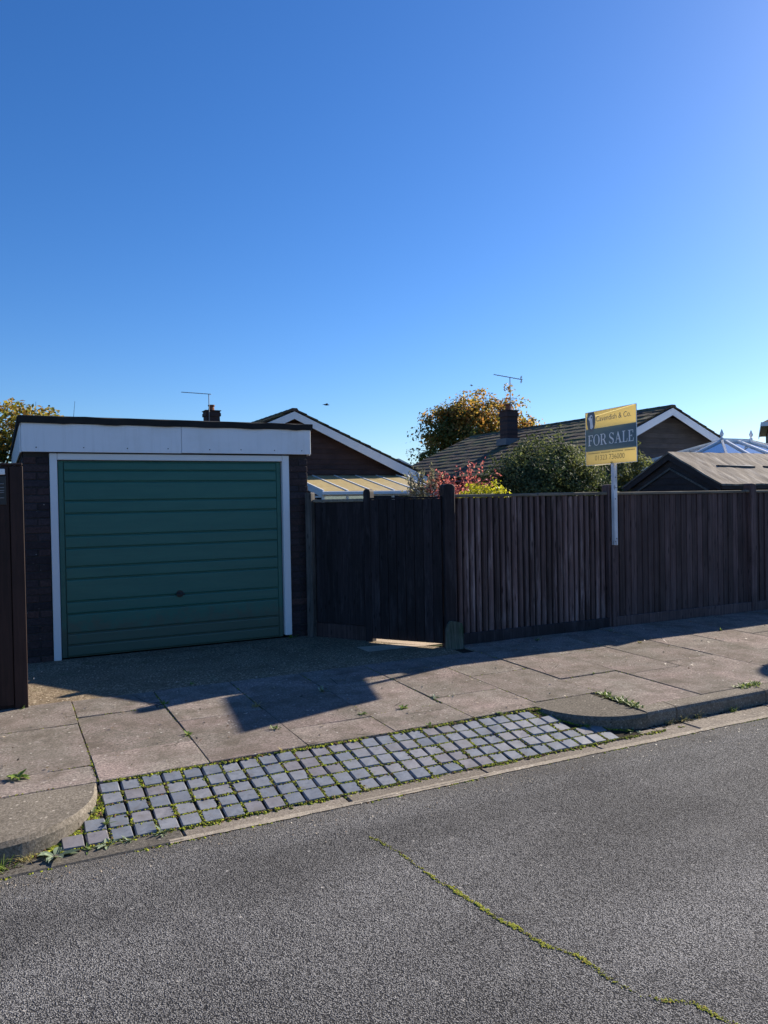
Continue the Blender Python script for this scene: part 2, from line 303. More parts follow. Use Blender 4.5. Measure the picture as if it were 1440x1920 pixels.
# ------------------------------------------------------------------ builders
class MB:
    """collects vertices and faces; optional frame: origin o, horizontal axis u (v = u turned left), z up"""
    def __init__(s, o=(0, 0, 0), ang=0.0):
        s.v = []; s.f = []; s.o = o; s.c = math.cos(ang); s.s = math.sin(ang)
    def P(s, p):
        x, y, z = p; return (s.o[0]+s.c*x-s.s*y, s.o[1]+s.s*x+s.c*y, s.o[2]+z)
    def add(s, vs, fs):
        b = len(s.v); s.v += [s.P(p) for p in vs]; s.f += [tuple(i+b for i in f) for f in fs]
    def box(s, x0, x1, y0, y1, z0, z1):
        s.add([(x0,y0,z0),(x1,y0,z0),(x1,y1,z0),(x0,y1,z0),(x0,y0,z1),(x1,y0,z1),(x1,y1,z1),(x0,y1,z1)],
              [(3,2,1,0),(4,5,6,7),(0,1,5,4),(1,2,6,5),(2,3,7,6),(3,0,4,7)])
    def cbox(s, x0, x1, y0, y1, z0, z1, c=0.004):
        vs = []; idx = {}
        X = (x0, x1); Y = (y0, y1); Z = (z0, z1)
        for i in (0, 1):
            for j in (0, 1):
                for k in (0, 1):
                    sx = c*(1-2*i); sy = c*(1-2*j); sz = c*(1-2*k)
                    for a, p in (('x', (X[i], Y[j]+sy, Z[k]+sz)), ('y', (X[i]+sx, Y[j], Z[k]+sz)), ('z', (X[i]+sx, Y[j]+sy, Z[k]))):
                        idx[a, i, j, k] = len(vs); vs.append(p)
        fs = []
        q = lambda *k: fs.append([idx[t] for t in k])
        for i in (0, 1):
            q(('x',i,0,0),('x',i,1,0),('x',i,1,1),('x',i,0,1)); q(('y',0,i,0),('y',1,i,0),('y',1,i,1),('y',0,i,1)); q(('z',0,0,i),('z',1,0,i),('z',1,1,i),('z',0,1,i))
        for i in (0, 1):
            for j in (0, 1):
                q(('x',i,j,0),('y',i,j,0),('y',i,j,1),('x',i,j,1)); q(('x',i,0,j),('z',i,0,j),('z',i,1,j),('x',i,1,j)); q(('y',0,i,j),('z',0,i,j),('z',1,i,j),('y',1,i,j))
                for k in (0, 1): q(('x',i,j,k),('y',i,j,k),('z',i,j,k))
        ctr = Vector(((x0+x1)/2, (y0+y1)/2, (z0+z1)/2)); out = []
        for f in fs:
            a, b, d = (Vector(vs[t]) for t in f[:3]); n = (b-a).cross(d-a)
            fc = sum((Vector(vs[t]) for t in f), Vector())/len(f)
            out.append(tuple(f) if n.dot(fc-ctr) > 0 else tuple(reversed(f)))
        s.add(vs, out)
    def prism(s, poly, a0, a1, axis='y'):
        """poly of (p, q) pairs extruded along axis: y -> (x, z), x -> (y, z), z -> (x, y)"""
        n = len(poly)
        mk = {'y': lambda p, a: (p[0], a, p[1]), 'x': lambda p, a: (a, p[0], p[1]), 'z': lambda p, a: (p[0], p[1], a)}[axis]
        vs = [mk(p, a0) for p in poly] + [mk(p, a1) for p in poly]
        fs = [tuple(range(n-1, -1, -1)), tuple(range(n, 2*n))] + [(i, (i+1) % n, n+(i+1) % n, n+i) for i in range(n)]
        s.add(vs, fs)
    def tube(s, p0, p1, r0, r1=None, n=8, cap=True):
        p0 = Vector(p0); p1 = Vector(p1); r1 = r0 if r1 is None else r1
        d = (p1-p0).normalized(); a = d.orthogonal().normalized(); b = d.cross(a)
        vs = [tuple(p0+(a*math.cos(t)+b*math.sin(t))*r0) for t in [2*math.pi*i/n for i in range(n)]] + \
             [tuple(p1+(a*math.cos(t)+b*math.sin(t))*r1) for t in [2*math.pi*i/n for i in range(n)]]
        fs = [(i, (i+1) % n, n+(i+1) % n, n+i) for i in range(n)]
        if cap: fs += [tuple(range(n-1, -1, -1)), tuple(range(n, 2*n))]
        s.add(vs, fs)
    def lathe(s, c, prof, n=12):
        vs = []; fs = []
        for r, z in prof:
            vs += [(c[0]+r*math.cos(2*math.pi*i/n), c[1]+r*math.sin(2*math.pi*i/n), c[2]+z) for i in range(n)]
        for k in range(len(prof)-1):
            fs += [(k*n+i, k*n+(i+1) % n, (k+1)*n+(i+1) % n, (k+1)*n+i) for i in range(n)]
        fs += [tuple(range(n-1, -1, -1)), tuple(range((len(prof)-1)*n, len(prof)*n))]
        s.add(vs, fs)
    def mesh(s, name, mat, off=(0, 0, 0), smooth=False):
        me = bpy.data.meshes.new(name)
        me.from_pydata([(a-off[0], b-off[1], c-off[2]) for a, b, c in s.v], [], s.f)
        me.materials.append(mat)
        if smooth: me.polygons.foreach_set('use_smooth', [True]*len(me.polygons))
        return me
WL = {}
def wl(o): return WL.get(o.name, Vector((0, 0, 0))) if o else Vector((0, 0, 0))
def link(o, parent=None, at=None):
    """at = world position of the object's origin"""
    col.objects.link(o); at = Vector(at) if at is not None else wl(parent)
    if parent: o.parent = parent
    o.location = at - wl(parent); WL[o.name] = at; return o
def tag(o, label=None, cat=None, group=None, kind=None):
    if label: o['label'] = label
    if cat: o['category'] = cat
    if group: o['group'] = group
    if kind: o['kind'] = kind
    return o
def thing(name, loc, label, cat, group=None):
    o = bpy.data.objects.new(name, None); o.empty_display_size = 0.1; link(o, None, loc); return tag(o, label, cat, group)
def obj(name, mb, mat, parent=None, at=None, smooth=False):
    at = Vector(at) if at is not None else wl(parent)
    return link(bpy.data.objects.new(name, mb.mesh(name, mat, at, smooth)), parent, at)
def inst(name, me, parent, at, rot=(0, 0, 0), scale=None):
    o = bpy.data.objects.new(name, me); link(o, parent, at); o.rotation_euler = rot
    if scale: o.scale = scale
    return o

def gz(Y):                          # pavement level: falls from the fence line to the kerb
    return (min(Y, 6.85)-6.85)*0.0185
ROADZ = -0.165

def leaf_mesh(name, centers, nrm, size, mat, aspect=1.7, jitter=0.5, off=(0, 0, 0), fold=0.25):
    """one small folded leaf (two triangles' worth of faces) per centre"""
    n = len(centers); c = np.asarray(centers, float); size = np.broadcast_to(np.asarray(size, float), (n,))*rng.uniform(.7, 1.3, n)
    d = np.asarray(nrm, float) + rng.normal(0, jitter, (n, 3)); d /= np.linalg.norm(d, axis=1)[:, None]+1e-9
    t = rng.normal(0, 1, (n, 3)); t -= (t*d).sum(1)[:, None]*d; t /= np.linalg.norm(t, axis=1)[:, None]+1e-9
    b = np.cross(d, t); L = (size*aspect/2)[:, None]; W = (size/2)[:, None]
    V = np.stack([c-t*L, c+b*W+d*W*fold, c+t*L, c-b*W+d*W*fold], 1).reshape(-1, 3)-np.asarray(off)
    me = bpy.data.meshes.new(name); me.vertices.add(4*n); me.vertices.foreach_set('co', V.astype(np.float32).ravel())
    me.loops.add(6*n); me.polygons.add(2*n)
    i = np.arange(n)*4
    me.loops.foreach_set('vertex_index', np.stack([i, i+1, i+2, i, i+2, i+3], 1).ravel().astype(np.int32))
    me.polygons.foreach_set('loop_start', (np.arange(2*n)*3).astype(np.int32))
    me.update(); me.validate(); me.materials.append(mat); return me

def clump_points(center, radii, nclump, per, spread, shell=0.55, flat=0.0, seed=0):
    """points in clumps spread through the outer part of an ellipsoid; returns centres and outward normals"""
    g = np.random.default_rng(seed); cs = np.asarray(center, float); rr = np.asarray(radii, float)
    d = g.normal(0, 1, (nclump, 3)); d /= np.linalg.norm(d, axis=1)[:, None]
    d[:, 2] = np.where(d[:, 2] < -0.5, -d[:, 2]*0.6, d[:, 2])
    k = shell+(1-shell)*g.random(nclump)**0.6
    cc = cs+d*rr*k[:, None]*(1+0.12*g.normal(0, 1, (nclump, 1)))
    sp = spread*g.uniform(.6, 1.35, nclump)
    off = g.normal(0, 1, (nclump, per, 3)); off /= np.linalg.norm(off, axis=2)[..., None]; off *= (g.random((nclump, per, 1))**0.5)
    p = (cc[:, None, :]+off*sp[:, None, None]).reshape(-1, 3)
    nn = (off*0.8+d[:, None, :]*0.5+np.array([0, 0, .35])).reshape(-1, 3)
    return p, nn, cc

# ------------------------------------------------------------------ ground, road, pavement
def sheet(name, poly, z, mat, kind='structure'):
    b = MB(); n = len(poly); b.add([(x, y, z) for x, y in poly], [tuple(range(n))]); o = obj(name, b, mat); o['kind'] = kind; return o
sheet('ground', [(-400, -400), (400, -400), (400, 400), (-400, 400)], -0.40, EARTH)
sheet('road', [(-70, -5.6), (90, -5.6), (90, 3.88), (-70, 3.88)], ROADZ, ASPHALT)
g = MB(); g.box(-70, 90, -9.5, -5.6, -.39, -0.06); o = obj('far_pavement', g, KERB); o['kind'] = 'structure'
g = MB(); g.box(-60, 90, 6.93, 130, -.39, -0.012); o = obj('garden_ground', g, EARTH); o['kind'] = 'structure'
sheet('garden_path', [(3.3, 7.0), (6.5, 6.95), (6.5, 12.6), (3.3, 12.6)], -0.004, PATIO)
# soil bed under the whole footway, carrying slabs and kerbs
pave = MB()
pave.add([(-8, 4.02, -.30), (14, 4.02, -.30), (14, 6.90, -.30), (-8, 6.90, -.30), (-8, 4.13, gz(4.13)-.10), (14, 4.13, gz(4.13)-.10), (14, 4.64, gz(4.64)-.018), (-8, 4.64, gz(4.64)-.018), (14, 6.90, -.016), (-8, 6.90, -.016)],
         [(0, 1, 5, 4), (4, 5, 6, 7), (7, 6, 8, 9), (1, 0, 3, 2)])
pavement = obj('pavement', pave, DIRT); pavement['kind'] = 'structure'

def slab_poly(poly, c=0.0045, t=0.05):
    """flagstone of any convex outline with worn arrises; z of each corner follows the fall of the footway"""
    n = len(poly); cx = sum(p[0] for p in poly)/n; cy = sum(p[1] for p in poly)/n
    tilt = (random.uniform(-.005, .004), random.uniform(-.007, .007), random.uniform(-.006, .006))
    zz = lambda x, y: gz(y)+tilt[0]+tilt[1]*(x-cx)+tilt[2]*(y-cy)
    b = MB(); top = []; mid = []; bot = []
    for x, y in poly:
        d = math.hypot(x-cx, y-cy); k = 1-c/max(d, .05)*1.2
        j = random.uniform(-.002, .002)
        top.append((cx+(x-cx)*k, cy+(y-cy)*k, zz(x, y))); mid.append((x+j, y-j, zz(x, y)-c*.8)); bot.append((x, y, zz(x, y)-t))
    f = [tuple(range(n))]
    for i in range(n):
        k = (i+1) % n; f += [(n+i, n+k, k, i), (2*n+i, 2*n+k, n+k, n+i)]
    b.add(top+mid+bot, f); return b
X0, PW, GAP = 0.470, 0.630, 0.0024
cuts = {-1: [4.61, 4.905, 5.82], 0: [4.60, 5.07, 5.985], 1: [4.60, 5.52], 2: [4.60, 4.98, 5.90], 3: [4.61, 5.025, 5.94], 4: [4.62, 5.185, 6.1], 5: [4.725, 5.63],
        6: [4.262, 5.19, 6.1], 7: [4.262, 5.04, 5.95], 8: [4.262, 5.22, 6.13], 9: [4.262, 4.70, 5.61], 10: [4.262, 5.17, 6.08], 11: [4.262, 4.86, 5.77], 12: [4.262, 5.2, 6.1], 13: [4.262, 5.0, 5.9], 14: [4.262, 5.2, 6.1],
        -2: [4.262, 5.15, 6.06], -3: [4.262, 4.8, 5.71], -4: [4.262, 5.2, 6.1], -5: [4.262, 4.9, 5.8]}
def nearpt(x, y): return (x+random.uniform(-.003, .003), y+random.uniform(-.003, .003))
for k, ys in cuts.items():
    xa = X0+PW*k+GAP; xb = X0+PW*(k+1)-GAP
    end = 6.48 if -1 <= k < 6 else 6.80
    if k < -1: end = 6.5
    ys = [y for y in ys if y < end-.15]+[end]
    for a, b_ in zip(ys[:-1], ys[1:]):
        o = obj('paving_slab', slab_poly([nearpt(xa, a+GAP), nearpt((xa+xb)/2, a+GAP), nearpt(xb, a+GAP), nearpt(xb, b_-GAP), nearpt(xa, b_-GAP)]), SLAB, pavement)
# quadrant stones either side of the crossover
def quadrant(cx, cy, r, sgn, mat_):
    pts = [(cx, cy)]
    arc = []
    for i in range(31):
        t = math.pi/2*i/30; q = 2.25
        x = r*math.copysign(abs(math.cos(t))**(2/q), 1); y = r*abs(math.sin(t))**(2/q)
        arc.append((cx+sgn*x, cy-y))
    poly = [(cx, cy)]+arc
    if sgn > 0: poly = list(reversed(poly))
    c = 0.018; n = len(poly); b = MB()
    mx = cx+sgn*r*.45; my = cy-r*.45
    top = []; mid = []; bot = []
    for x, y in poly:
        d = max(.1, math.hypot(x-mx, y-my)); k = 1-c/d
        edge = 0 if (abs(x-cx) < 1e-6 or abs(y-cy) < 1e-6) else 1
        kk = k if edge else 1-0.008/d
        top.append((mx+(x-mx)*kk, my+(y-my)*kk, gz(y)-.002)); mid.append((x, y, gz(y)-.002-(.024 if edge else .008))); bot.append((x, y, -.20))
    f = [tuple(range(n))]
    for i in range(n):
        j = (i+1) % n; f += [(n+i, n+j, j, i), (2*n+i, 2*n+j, n+j, n+i)]
    b.add(top+mid+bot, f); return obj('quadrant_stone', b, mat_, pavement)
quadrant(4.150, 4.712, .615, -1, KERBD)
quadrant(-0.150, 4.597, .605, 1, KERB)
# kerb stones
def kerb(x0, x1):
    b = MB(); prof = [(4.140, -.22), (4.122, ROADZ), (4.118, -.075), (4.128, -.056), (4.146, -.048), (4.252, -.046), (4.252, -.22)]
    j = random.uniform(-.004, .004)
    b.prism([(p+j, q+random.uniform(-.0012, .0012)) for p, q in prof], x0+.005, x1-.005, 'x'); return obj('kerb_stone', b, KERB, pavement)
xs = [4.160, 4.455, 5.44, 6.355, 7.27, 8.185, 9.1, 10.0, 10.9, 11.8, 12.7]
for a, b_ in zip(xs[:-1], xs[1:]): kerb(a, b_)
for i in range(6): kerb(-.16-.915*(i+1), -.16-.915*i)
# concrete channel blocks along the road edge
chan = MB(); chan.box(-7, 13, 3.885, 4.16, -.30, ROADZ-.012); channel = obj('channel', chan, DIRT); channel['kind'] = 'structure'
cx = [-5.5, -4.6, -3.7, -2.8, -1.9, -1.0, -0.1, .80, 1.715, 2.63, 3.545, 4.46, 5.375, 6.29, 7.2, 8.1, 9.0, 9.9, 10.8, 11.7, 12.6]
for a, b_ in zip(cx[:-1], cx[1:]):
    t = random.uniform(-.003, .003); b = MB(); b.cbox(a+.004, b_-.004, 3.868+t, 4.115+t*.5, -.25, ROADZ+.006+random.uniform(-.002, .002) if b_ > .5 else ROADZ-.004, .008)
    obj('channel_block', b, CHANNEL if b_ > .85 else GUTTERDIRT, channel)

b = MB(); vs = []; fs = []; n = 260
for i in range(n+1):
    x = .72+i*.034; k = .6+.4*math.sin(x*5.1)*math.sin(x*1.7+1); w0 = .012+.012*k+random.uniform(-.004, .004); vs += [(x, 3.880-w0, ROADZ+.004), (x, 3.880+w0*.7, ROADZ+.0105)]
for i in range(n): fs.append((2*i, 2*i+2, 2*i+3, 2*i+1))
b.add(vs, fs); o = obj('channel_edge', b, SAND); o['kind'] = 'structure'
# crossover of two-square blue stable bricks
ramp0, ramp1 = (4.005, -.150), (4.585, -.052)
ramp_ang = math.atan2(ramp1[1]-ramp0[1], ramp1[0]-ramp0[0])
rl = math.hypot(ramp1[0]-ramp0[0], ramp1[1]-ramp0[1])
b = MB(); b.add([(.10, ramp0[0]-.006, ramp0[1]-.06), (4.0, ramp0[0]-.006, ramp0[1]-.06), (4.0, ramp0[0]-.006, ramp0[1]-.011), (.10, ramp0[0]-.006, ramp0[1]-.011), (.10, 4.60, -.052-.010), (4.0, 4.60, -.052-.010)], [(0, 1, 2, 3), (3, 2, 5, 4)])
cross = obj('crossover', b, DIRT); cross['kind'] = 'structure'
PITCH, SQ = 0.2305, 0.1085
def pad(b, x0, x1, y0, y1, zt, c=.006, k=.0095):
    b.add([(x0, y0, -.05), (x1, y0, -.05), (x1, y1, -.05), (x0, y1, -.05), (x0, y0, zt-.014), (x1, y0, zt-.014), (x1, y1, zt-.014), (x0, y1, zt-.014),
           (x0+k, y0+c, zt), (x1-k, y0+c, zt), (x1-k, y1-c, zt), (x0+k, y1-c, zt)],
          [(0, 1, 5, 4), (1, 2, 6, 5), (2, 3, 7, 6), (3, 0, 4, 7), (4, 5, 9, 8), (5, 6, 10, 9), (6, 7, 11, 10), (7, 4, 8, 11), (8, 9, 10, 11)])
def wob(b):
    b.v = [(x+random.uniform(-.002, .002), y+random.uniform(-.002, .002), z+(random.uniform(-.002, .002) if z > -.02 else 0)) for x, y, z in b.v]; return b.mesh('paver', PAVER)
full_mes = []
for _ in range(9):
    b = MB(); pad(b, -.1128, -.0028, -.0548, .0548, 0); pad(b, .0028, .1128, -.0548, .0548, 0); full_mes.append(wob(b))
b = MB(); pad(b, -.0555, .0555, -.0548, .0548, 0); half_me = wob(b)
def inside(x, y):
    if x < 4.15 and y > 4.08:
        dl = (abs(max(0, x+.15))**2.25+abs(min(0, y-4.597))**2.25)**(1/2.25)
        dr = (abs(max(0, 4.15-x))**2.25+abs(min(0, y-4.712))**2.25)**(1/2.25)
        if y < 4.597 and dl < .605: return False
        if y < 4.712 and dr < .615: return False
        return .455 < x < 3.60 or (.22 < x < 3.86 and y < 4.59)
    return .195 < x < 3.875
pads = []; moss_gaps = []
ROWS = 5; RP = rl/ROWS
def ramp_pt(k): d = (k+.5)*RP; return ramp0[0]+d*math.cos(ramp_ang), ramp0[1]+d*math.sin(ramp_ang)
for k in range(ROWS):
    y, z = ramp_pt(k); x = .0+.0 + (0.461-PITCH*2) + (PITCH/2 if k % 2 else 0)
    while x < 4.1:
        a, b2 = x+PITCH*.25, x+PITCH*.75
        tilt = (ramp_ang+random.uniform(-.028, .028), random.uniform(-.018, .018), random.uniform(-.013, .013)); dz = random.uniform(-.0035, .003)
        m = .045
        ia = inside(a-m, y) and inside(a+m, y) and inside(a-m, y-.04) and inside(a+m, y-.04); ib = inside(b2-m, y) and inside(b2+m, y) and inside(b2-m, y-.04) and inside(b2+m, y-.04)
        if ia and ib: inst('paver', random.choice(full_mes), cross, (x+PITCH/2, y, z+dz), tilt)
        elif ia or ib: inst('paver', half_me, cross, ((a if ia else b2), y, z+dz), tilt)
        if ia or ib:
            pads += [(p, y) for p, q in ((a, ia), (b2, ib)) if q]
            moss_gaps.append(('v', x+PITCH if ib else x, y, z)); moss_gaps.append(('h', x, y-RP*.5, z-RP*.5*math.sin(ramp_ang)))
        x += PITCH

# driveway apron in front of the garage and gate
b = MB(); b.add([(-.9, 6.488, -.016), (4.10, 6.488, -.016), (4.10, 6.78, -.006), (3.62, 7.47, 0), (3.19, 8.24, 0), (-.9, 8.24, 0), (-.9, 6.488, -.3), (4.10, 6.488, -.3), (4.10, 6.78, -.3), (3.62, 7.47, -.3), (3.19, 8.24, -.3), (-.9, 8.24, -.3)],
                [(0, 1, 2, 3, 4, 5), (6, 7, 1, 0), (7, 8, 2, 1), (8, 9, 3, 2), (9, 10, 4, 3), (10, 11, 5, 4), (11, 6, 0, 5)])
drive = obj('driveway', b, DRIVE); drive['kind'] = 'structure'

# ------------------------------------------------------------------ garage
GX0, GX1, GY0, GY1 = 0.216, 3.150, 8.217, 13.3
garage = thing('garage', ((GX0+GX1)/2, GY0, 0), 'flat-roofed dark brick garage with a green door and white fascia', 'garage')
b = MB()
b.box(GX0+.006, .46, GY0+.006, GY0+.22, -.1, 2.08); b.box(2.912, GX1-.006, GY0+.006, GY0+.22, -.1, 2.08)
b.box(GX0+.006, GX0+.1, GY0+.22, GY1, -.1, 2.24); b.box(GX1-.1, GX1-.006, GY0+.22, GY1, -.1, 2.24); b.box(GX0+.1, GX1-.1, GY1-.1, GY1-.006, -.1, 2.24)
b.box(GX0+.006, GX1-.006, GY0+.06, GY1, 2.241, 2.325)
b.box(.46, 2.912, GY0+.03, GY0+.22, 2.045, 2.25)
obj('wall', b, MORTAR, garage)
def brick_mesh(l):
    b = MB(); b.cbox(-l/2, l/2, 0, .1, -.0325, .0325, .004); b.v = [(x+random.uniform(-.0015, .0015), y+random.uniform(-.0015, .0015), z+random.uniform(-.0015, .0015)) for x, y, z in b.v]
    return b.mesh('brick', BRICK)
long_b = [brick_mesh(.215) for _ in range(4)]; half_b = [brick_mesh(.1025) for _ in range(4)]
for xa, xb in ((GX0, .452), (2.921, GX1)):
    wd = xb-xa
    for k in range(28):
        z = .02+k*.075
        if z > 2.04: break
        if k % 2: parts = [((xa+xb)/2, wd-.012)]
        else: parts = [(xa+wd*.25, wd*.5-.012), (xa+wd*.75, wd*.5-.012)]
        for cx_, l in parts:
            me = random.choice(long_b if l > .15 else half_b); base = .215 if l > .15 else .1025
            inst('brick', me, garage, (cx_, GY0-random.uniform(0, .004), z), (0, 0, random.uniform(-.006, .006)), (l/base, 1, 1))
b = MB()
for side in (0, 1):
    for k in range(28):
        z = .02+k*.075; y = GY0+.008+(.1125 if k % 2 else 0)
        while y < GY1-.2:
            x = GX0-.001 if side == 0 else GX1-.095
            b.box(x, x+.096, y, y+.215, z-.0325, z+.0325); y += .225
o = obj('side_brickwork', b, BRICK, garage); o['kind'] = 'stuff'
# door frame and up-and-over door
DX0, DX1, DZ0, DZ1 = .523, 2.840, .012, 1.976
b = MB(); b.cbox(.452, DX0-.002, GY0-.022, GY0+.09, .0, 2.043, .005); fl = obj('door_jamb', b, UPVC, garage)
b = MB(); b.cbox(DX1+.002, 2.921, GY0-.022, GY0+.09, .03, 2.043, .005); obj('door_jamb', b, UPVC, garage)
b = MB(); b.cbox(DX0, DX1, GY0-.021, GY0+.09, DZ1+.002, 2.042, .005); obj('door_head', b, UPVC, garage)
b = MB(); b.box(DX0+.006, DX1-.006, GY0+.040, GY0+.062, DZ0, DZ1-.004)
b.cbox(DX0+.006, DX0+.056, GY0+.026, GY0+.041, DZ0, DZ1-.004, .004); b.cbox(DX1-.056, DX1-.006, GY0+.026, GY0+.041, DZ0, DZ1-.004, .004)
door = obj('garage_door', b, DOOR, garage)
gr = [DZ1-.012, 1.873, 1.762, 1.570, 1.444, 1.222, 1.098, .911, .789, .566, .442, .249, .132, DZ0+.006]
for a, c_ in zip(gr[:-1], gr[1:]):
    b = MB(); x0, x1 = DX0+.062, DX1-.062; e = .007; y0, y1 = GY0+.020, GY0+.041
    e = .0055; prof = [(y1, c_+e), (y0+.007, c_+e), (y0+.001, c_+e+.006), (y0, c_+e+.014), (y0, a-e-.014), (y0+.001, a-e-.006), (y0+.007, a-e), (y1, a-e)]
    b.prism(prof, x0, x1, 'x'); obj('door_panel', b, DOOR, door)
b = MB(); b.prism([(1.69+.038*math.cos(t), .575+.038*math.sin(t)) for t in [2*math.pi*i/16 for i in range(16)]], GY0+.010, GY0+.024, 'y')
b.cbox(1.675, 1.705, GY0-.028, GY0+.012, .562, .588, .004); b.cbox(1.648, 1.732, GY0-.04, GY0-.026, .566, .584, .004)
obj('door_handle', b, DARKMETAL, door)
# fascia, soffit, felt roof
fasc = MB(); fasc.box(GX0+.01, GX1-.01, GY0-.045, GY0+.03, 2.060, 2.30)
fas = obj('fascia', fasc, WHITE, garage)
FY = GY0-.065
for xa, xb, zc in ((.205, 1.723, 0), (1.727, 3.168, .004)):
    b = MB(); b.cbox(xa, xb, FY, FY+.019, 2.052+zc, 2.335, .003); obj('fascia_board', b, FASCIA, fas)
for xa in (.190, 3.150):
    b = MB(); b.cbox(xa, xa+.016, FY+.022, GY1+.1, 2.046, 2.328, .003); obj('fascia_board', b, WHITE, fas)
b = MB(); b.box(.207, GX0+.02, FY+.025, GY1, 2.058, 2.07); obj('soffit', b, WHITE, garage)
for x in (.335, .765, 1.18, 1.585, 2.02, 2.36, 2.74, 3.06):
    b = MB(); b.tube((x, FY-.003, 2.098+random.uniform(-.006, .006)), (x, FY+.002, 2.098), .0055, n=8); obj('screw', b, DARKMETAL, fas)
b = MB(); n = 30; vs = []
for i in range(n+1):                # felt edge sags and waves a little
    x = .180+(3.190-.180)*i/n; wv = .004*math.sin(i*1.3)+random.uniform(-.003, .003)
    zt = 2.398-.006*i/n
    vs += [(x, FY-.018+wv*.5, 2.328+wv), (x, FY-.020, zt+wv), (x, FY+.02, zt+.008), (x, GY1+.1, zt-.035)]
fs = []
for i in range(n):
    for k in range(3): fs.append((4*i+k, 4*i+4+k, 4*i+5+k, 4*i+1+k))
b.add(vs, fs); b.box(.180, 3.19, FY-.012, FY+.05, 2.330, 2.390); b.box(.17, .19, FY-.01, GY1+.1, 2.31, 2.385)
obj('roof', b, FELT, garage)

# ------------------------------------------------------------------ fences, gate, posts
def post_mb(cx_, cy_, wd, dp, z0, z1, ang=0.0, arch=True, dome=.72):
    b = MB((cx_, cy_, 0), ang); r = wd/2; c = .006; ah = r*dome
    prof = [(-r, z0), (r, z0), (r, z1-ah)]
    if arch: prof += [(r*math.copysign(abs(math.cos(t))**.8, math.cos(t)), z1-ah+ah*math.sin(t)**.8) for t in [math.pi*i/12 for i in range(1, 12)]]
    else: prof += [(r, z1-.01), (r-.012, z1), (-r+.012, z1), (-r, z1-.01)]
    prof += [(-r, z1-ah)]
    inner = [(x*(1-c/r), z-(c if z > z0+.1 else 0)) for x, z in prof]
    n = len(prof); d = dp/2
    vs = [(x, -d, z) for x, z in inner]+[(x, -d+c, z) for x, z in prof]+[(x, d-c, z) for x, z in prof]+[(x, d, z) for x, z in inner]
    fs = [tuple(range(n)), tuple(range(4*n-1, 3*n-1, -1))]
    for k in range(3): fs += [(k*n+(i+1) % n, k*n+i, (k+1)*n+i, (k+1)*n+(i+1) % n) for i in range(n)]
    b.add(vs, fs); return b
def feather_board(wd, h, t0, t1, mat):
    b = MB(); b.prism([(0, 0), (wd, 0), (wd, -t1), (wd*.5, -(t0+t1)/2-.0015), (.002, -t0), (0, -t0+.002)], 0, h, 'z'); return b.mesh('board', mat)
fence = thing('fence', (7.5, 6.86, 0), 'long dark brown close-board fence behind the pavement, right of the gate', 'fence')
FYB = 6.872                          # back plane of the boards
def round_board(wd, h, t0):
    b = MB(); b.prism([(0, 0), (wd, 0), (wd, -.004), (wd*.90, -t0*.72), (wd*.62, -t0), (wd*.30, -t0*.96), (wd*.08, -t0*.66), (0, -.004)], 0, h, 'z'); return b.mesh('board', FENCE)
def fence_panel(x0, x1, pitch, t0, t1, mat, z0=.085, z1=1.535):
    n = round((x1-x0)/pitch); p = (x1-x0)/n
    mes = [feather_board(p*1.10, 1.0, t0*random.uniform(.85, 1.2), t1, mat) if mat is not FENCE else round_board(p*random.uniform(.70, .80), 1.0, t0*random.uniform(.9, 1.15)) for _ in range(6)]
    b = MB(); b.box(x0-.03, x1+.03, FYB+.0005, FYB+.0035, z0, z1-.005); obj('light_stop_board', b, GATEWOOD, fence)  # dark sheet added to block the sun and blacken gaps between boards
    for i in range(n):
        inst('board', random.choice(mes), fence, (x0+i*p, FYB-random.uniform(0, .004), z0+random.uniform(-.006, .006)), (0, 0, random.uniform(-.012, .012)), (random.uniform(.93, 1.0), 1, (z1-z0)))
posts_x = [6.372, 8.800, 11.25, 13.7]
edges = [4.205]+posts_x
for k in range(4):
    xa = edges[k]+(.055 if k else 0); xb = edges[k+1]-.055
    if k == 0: fence_panel(xa, xb, .0795, .027, .007, FENCE)
    elif k == 1: fence_panel(xa, xb, .092, .013, .006, FENCE2)
    else: fence_panel(xa, xb, .105, .016, .006, FENCE2)
    b = MB(); segs = 2; m_ = xa+(xb-xa)*(.53 if k == 0 else .97)
    b.cbox(xa-.01, m_-.002, FYB-.040, FYB+.022, 1.538, 1.570, .005); b.cbox(m_+.002, xb+.01, FYB-.044, FYB+.022, 1.540, 1.574, .005)
    obj('cap_rail', b, CAPWOOD, fence)
    b = MB(); b.cbox(xa-.02, xb+.02, FYB-.052, FYB-.0335, -.06, .112, .005); obj('gravel_board', b, FENCE2 if k else GATEWOOD, fence)
    for z in (.3, .85, 1.35):
        b = MB(); b.box(xa-.03, xb+.03, FYB+.004, FYB+.06, z, z+.08); obj('back_rail', b, FENCE2, fence)
for i, x in enumerate(posts_x): obj('fence_post', post_mb(x, 6.865, .105, .115, -.25, 1.660, 0, True), FENCE2 if i else FENCE2, fence)
# gate post with algae-stained foot
gp = thing('gate_post', (4.135, 6.80, 0), 'thick round-topped dark gate post with a green algae-stained foot', 'post')
obj('post', post_mb(4.135, 6.80, .122, .115, -.3, 1.680, -.12), GATEWOOD, gp)
b = MB((4.150, 6.735, 0), -.12); b.prism([(-.092, -.1), (.092, -.1), (.090, .20), (.078, .245), (.03, .262), (-.05, .275), (-.078, .24), (-.088, .18)], -.03, .02, 'y'); obj('post_foot', b, ALGAE, gp)
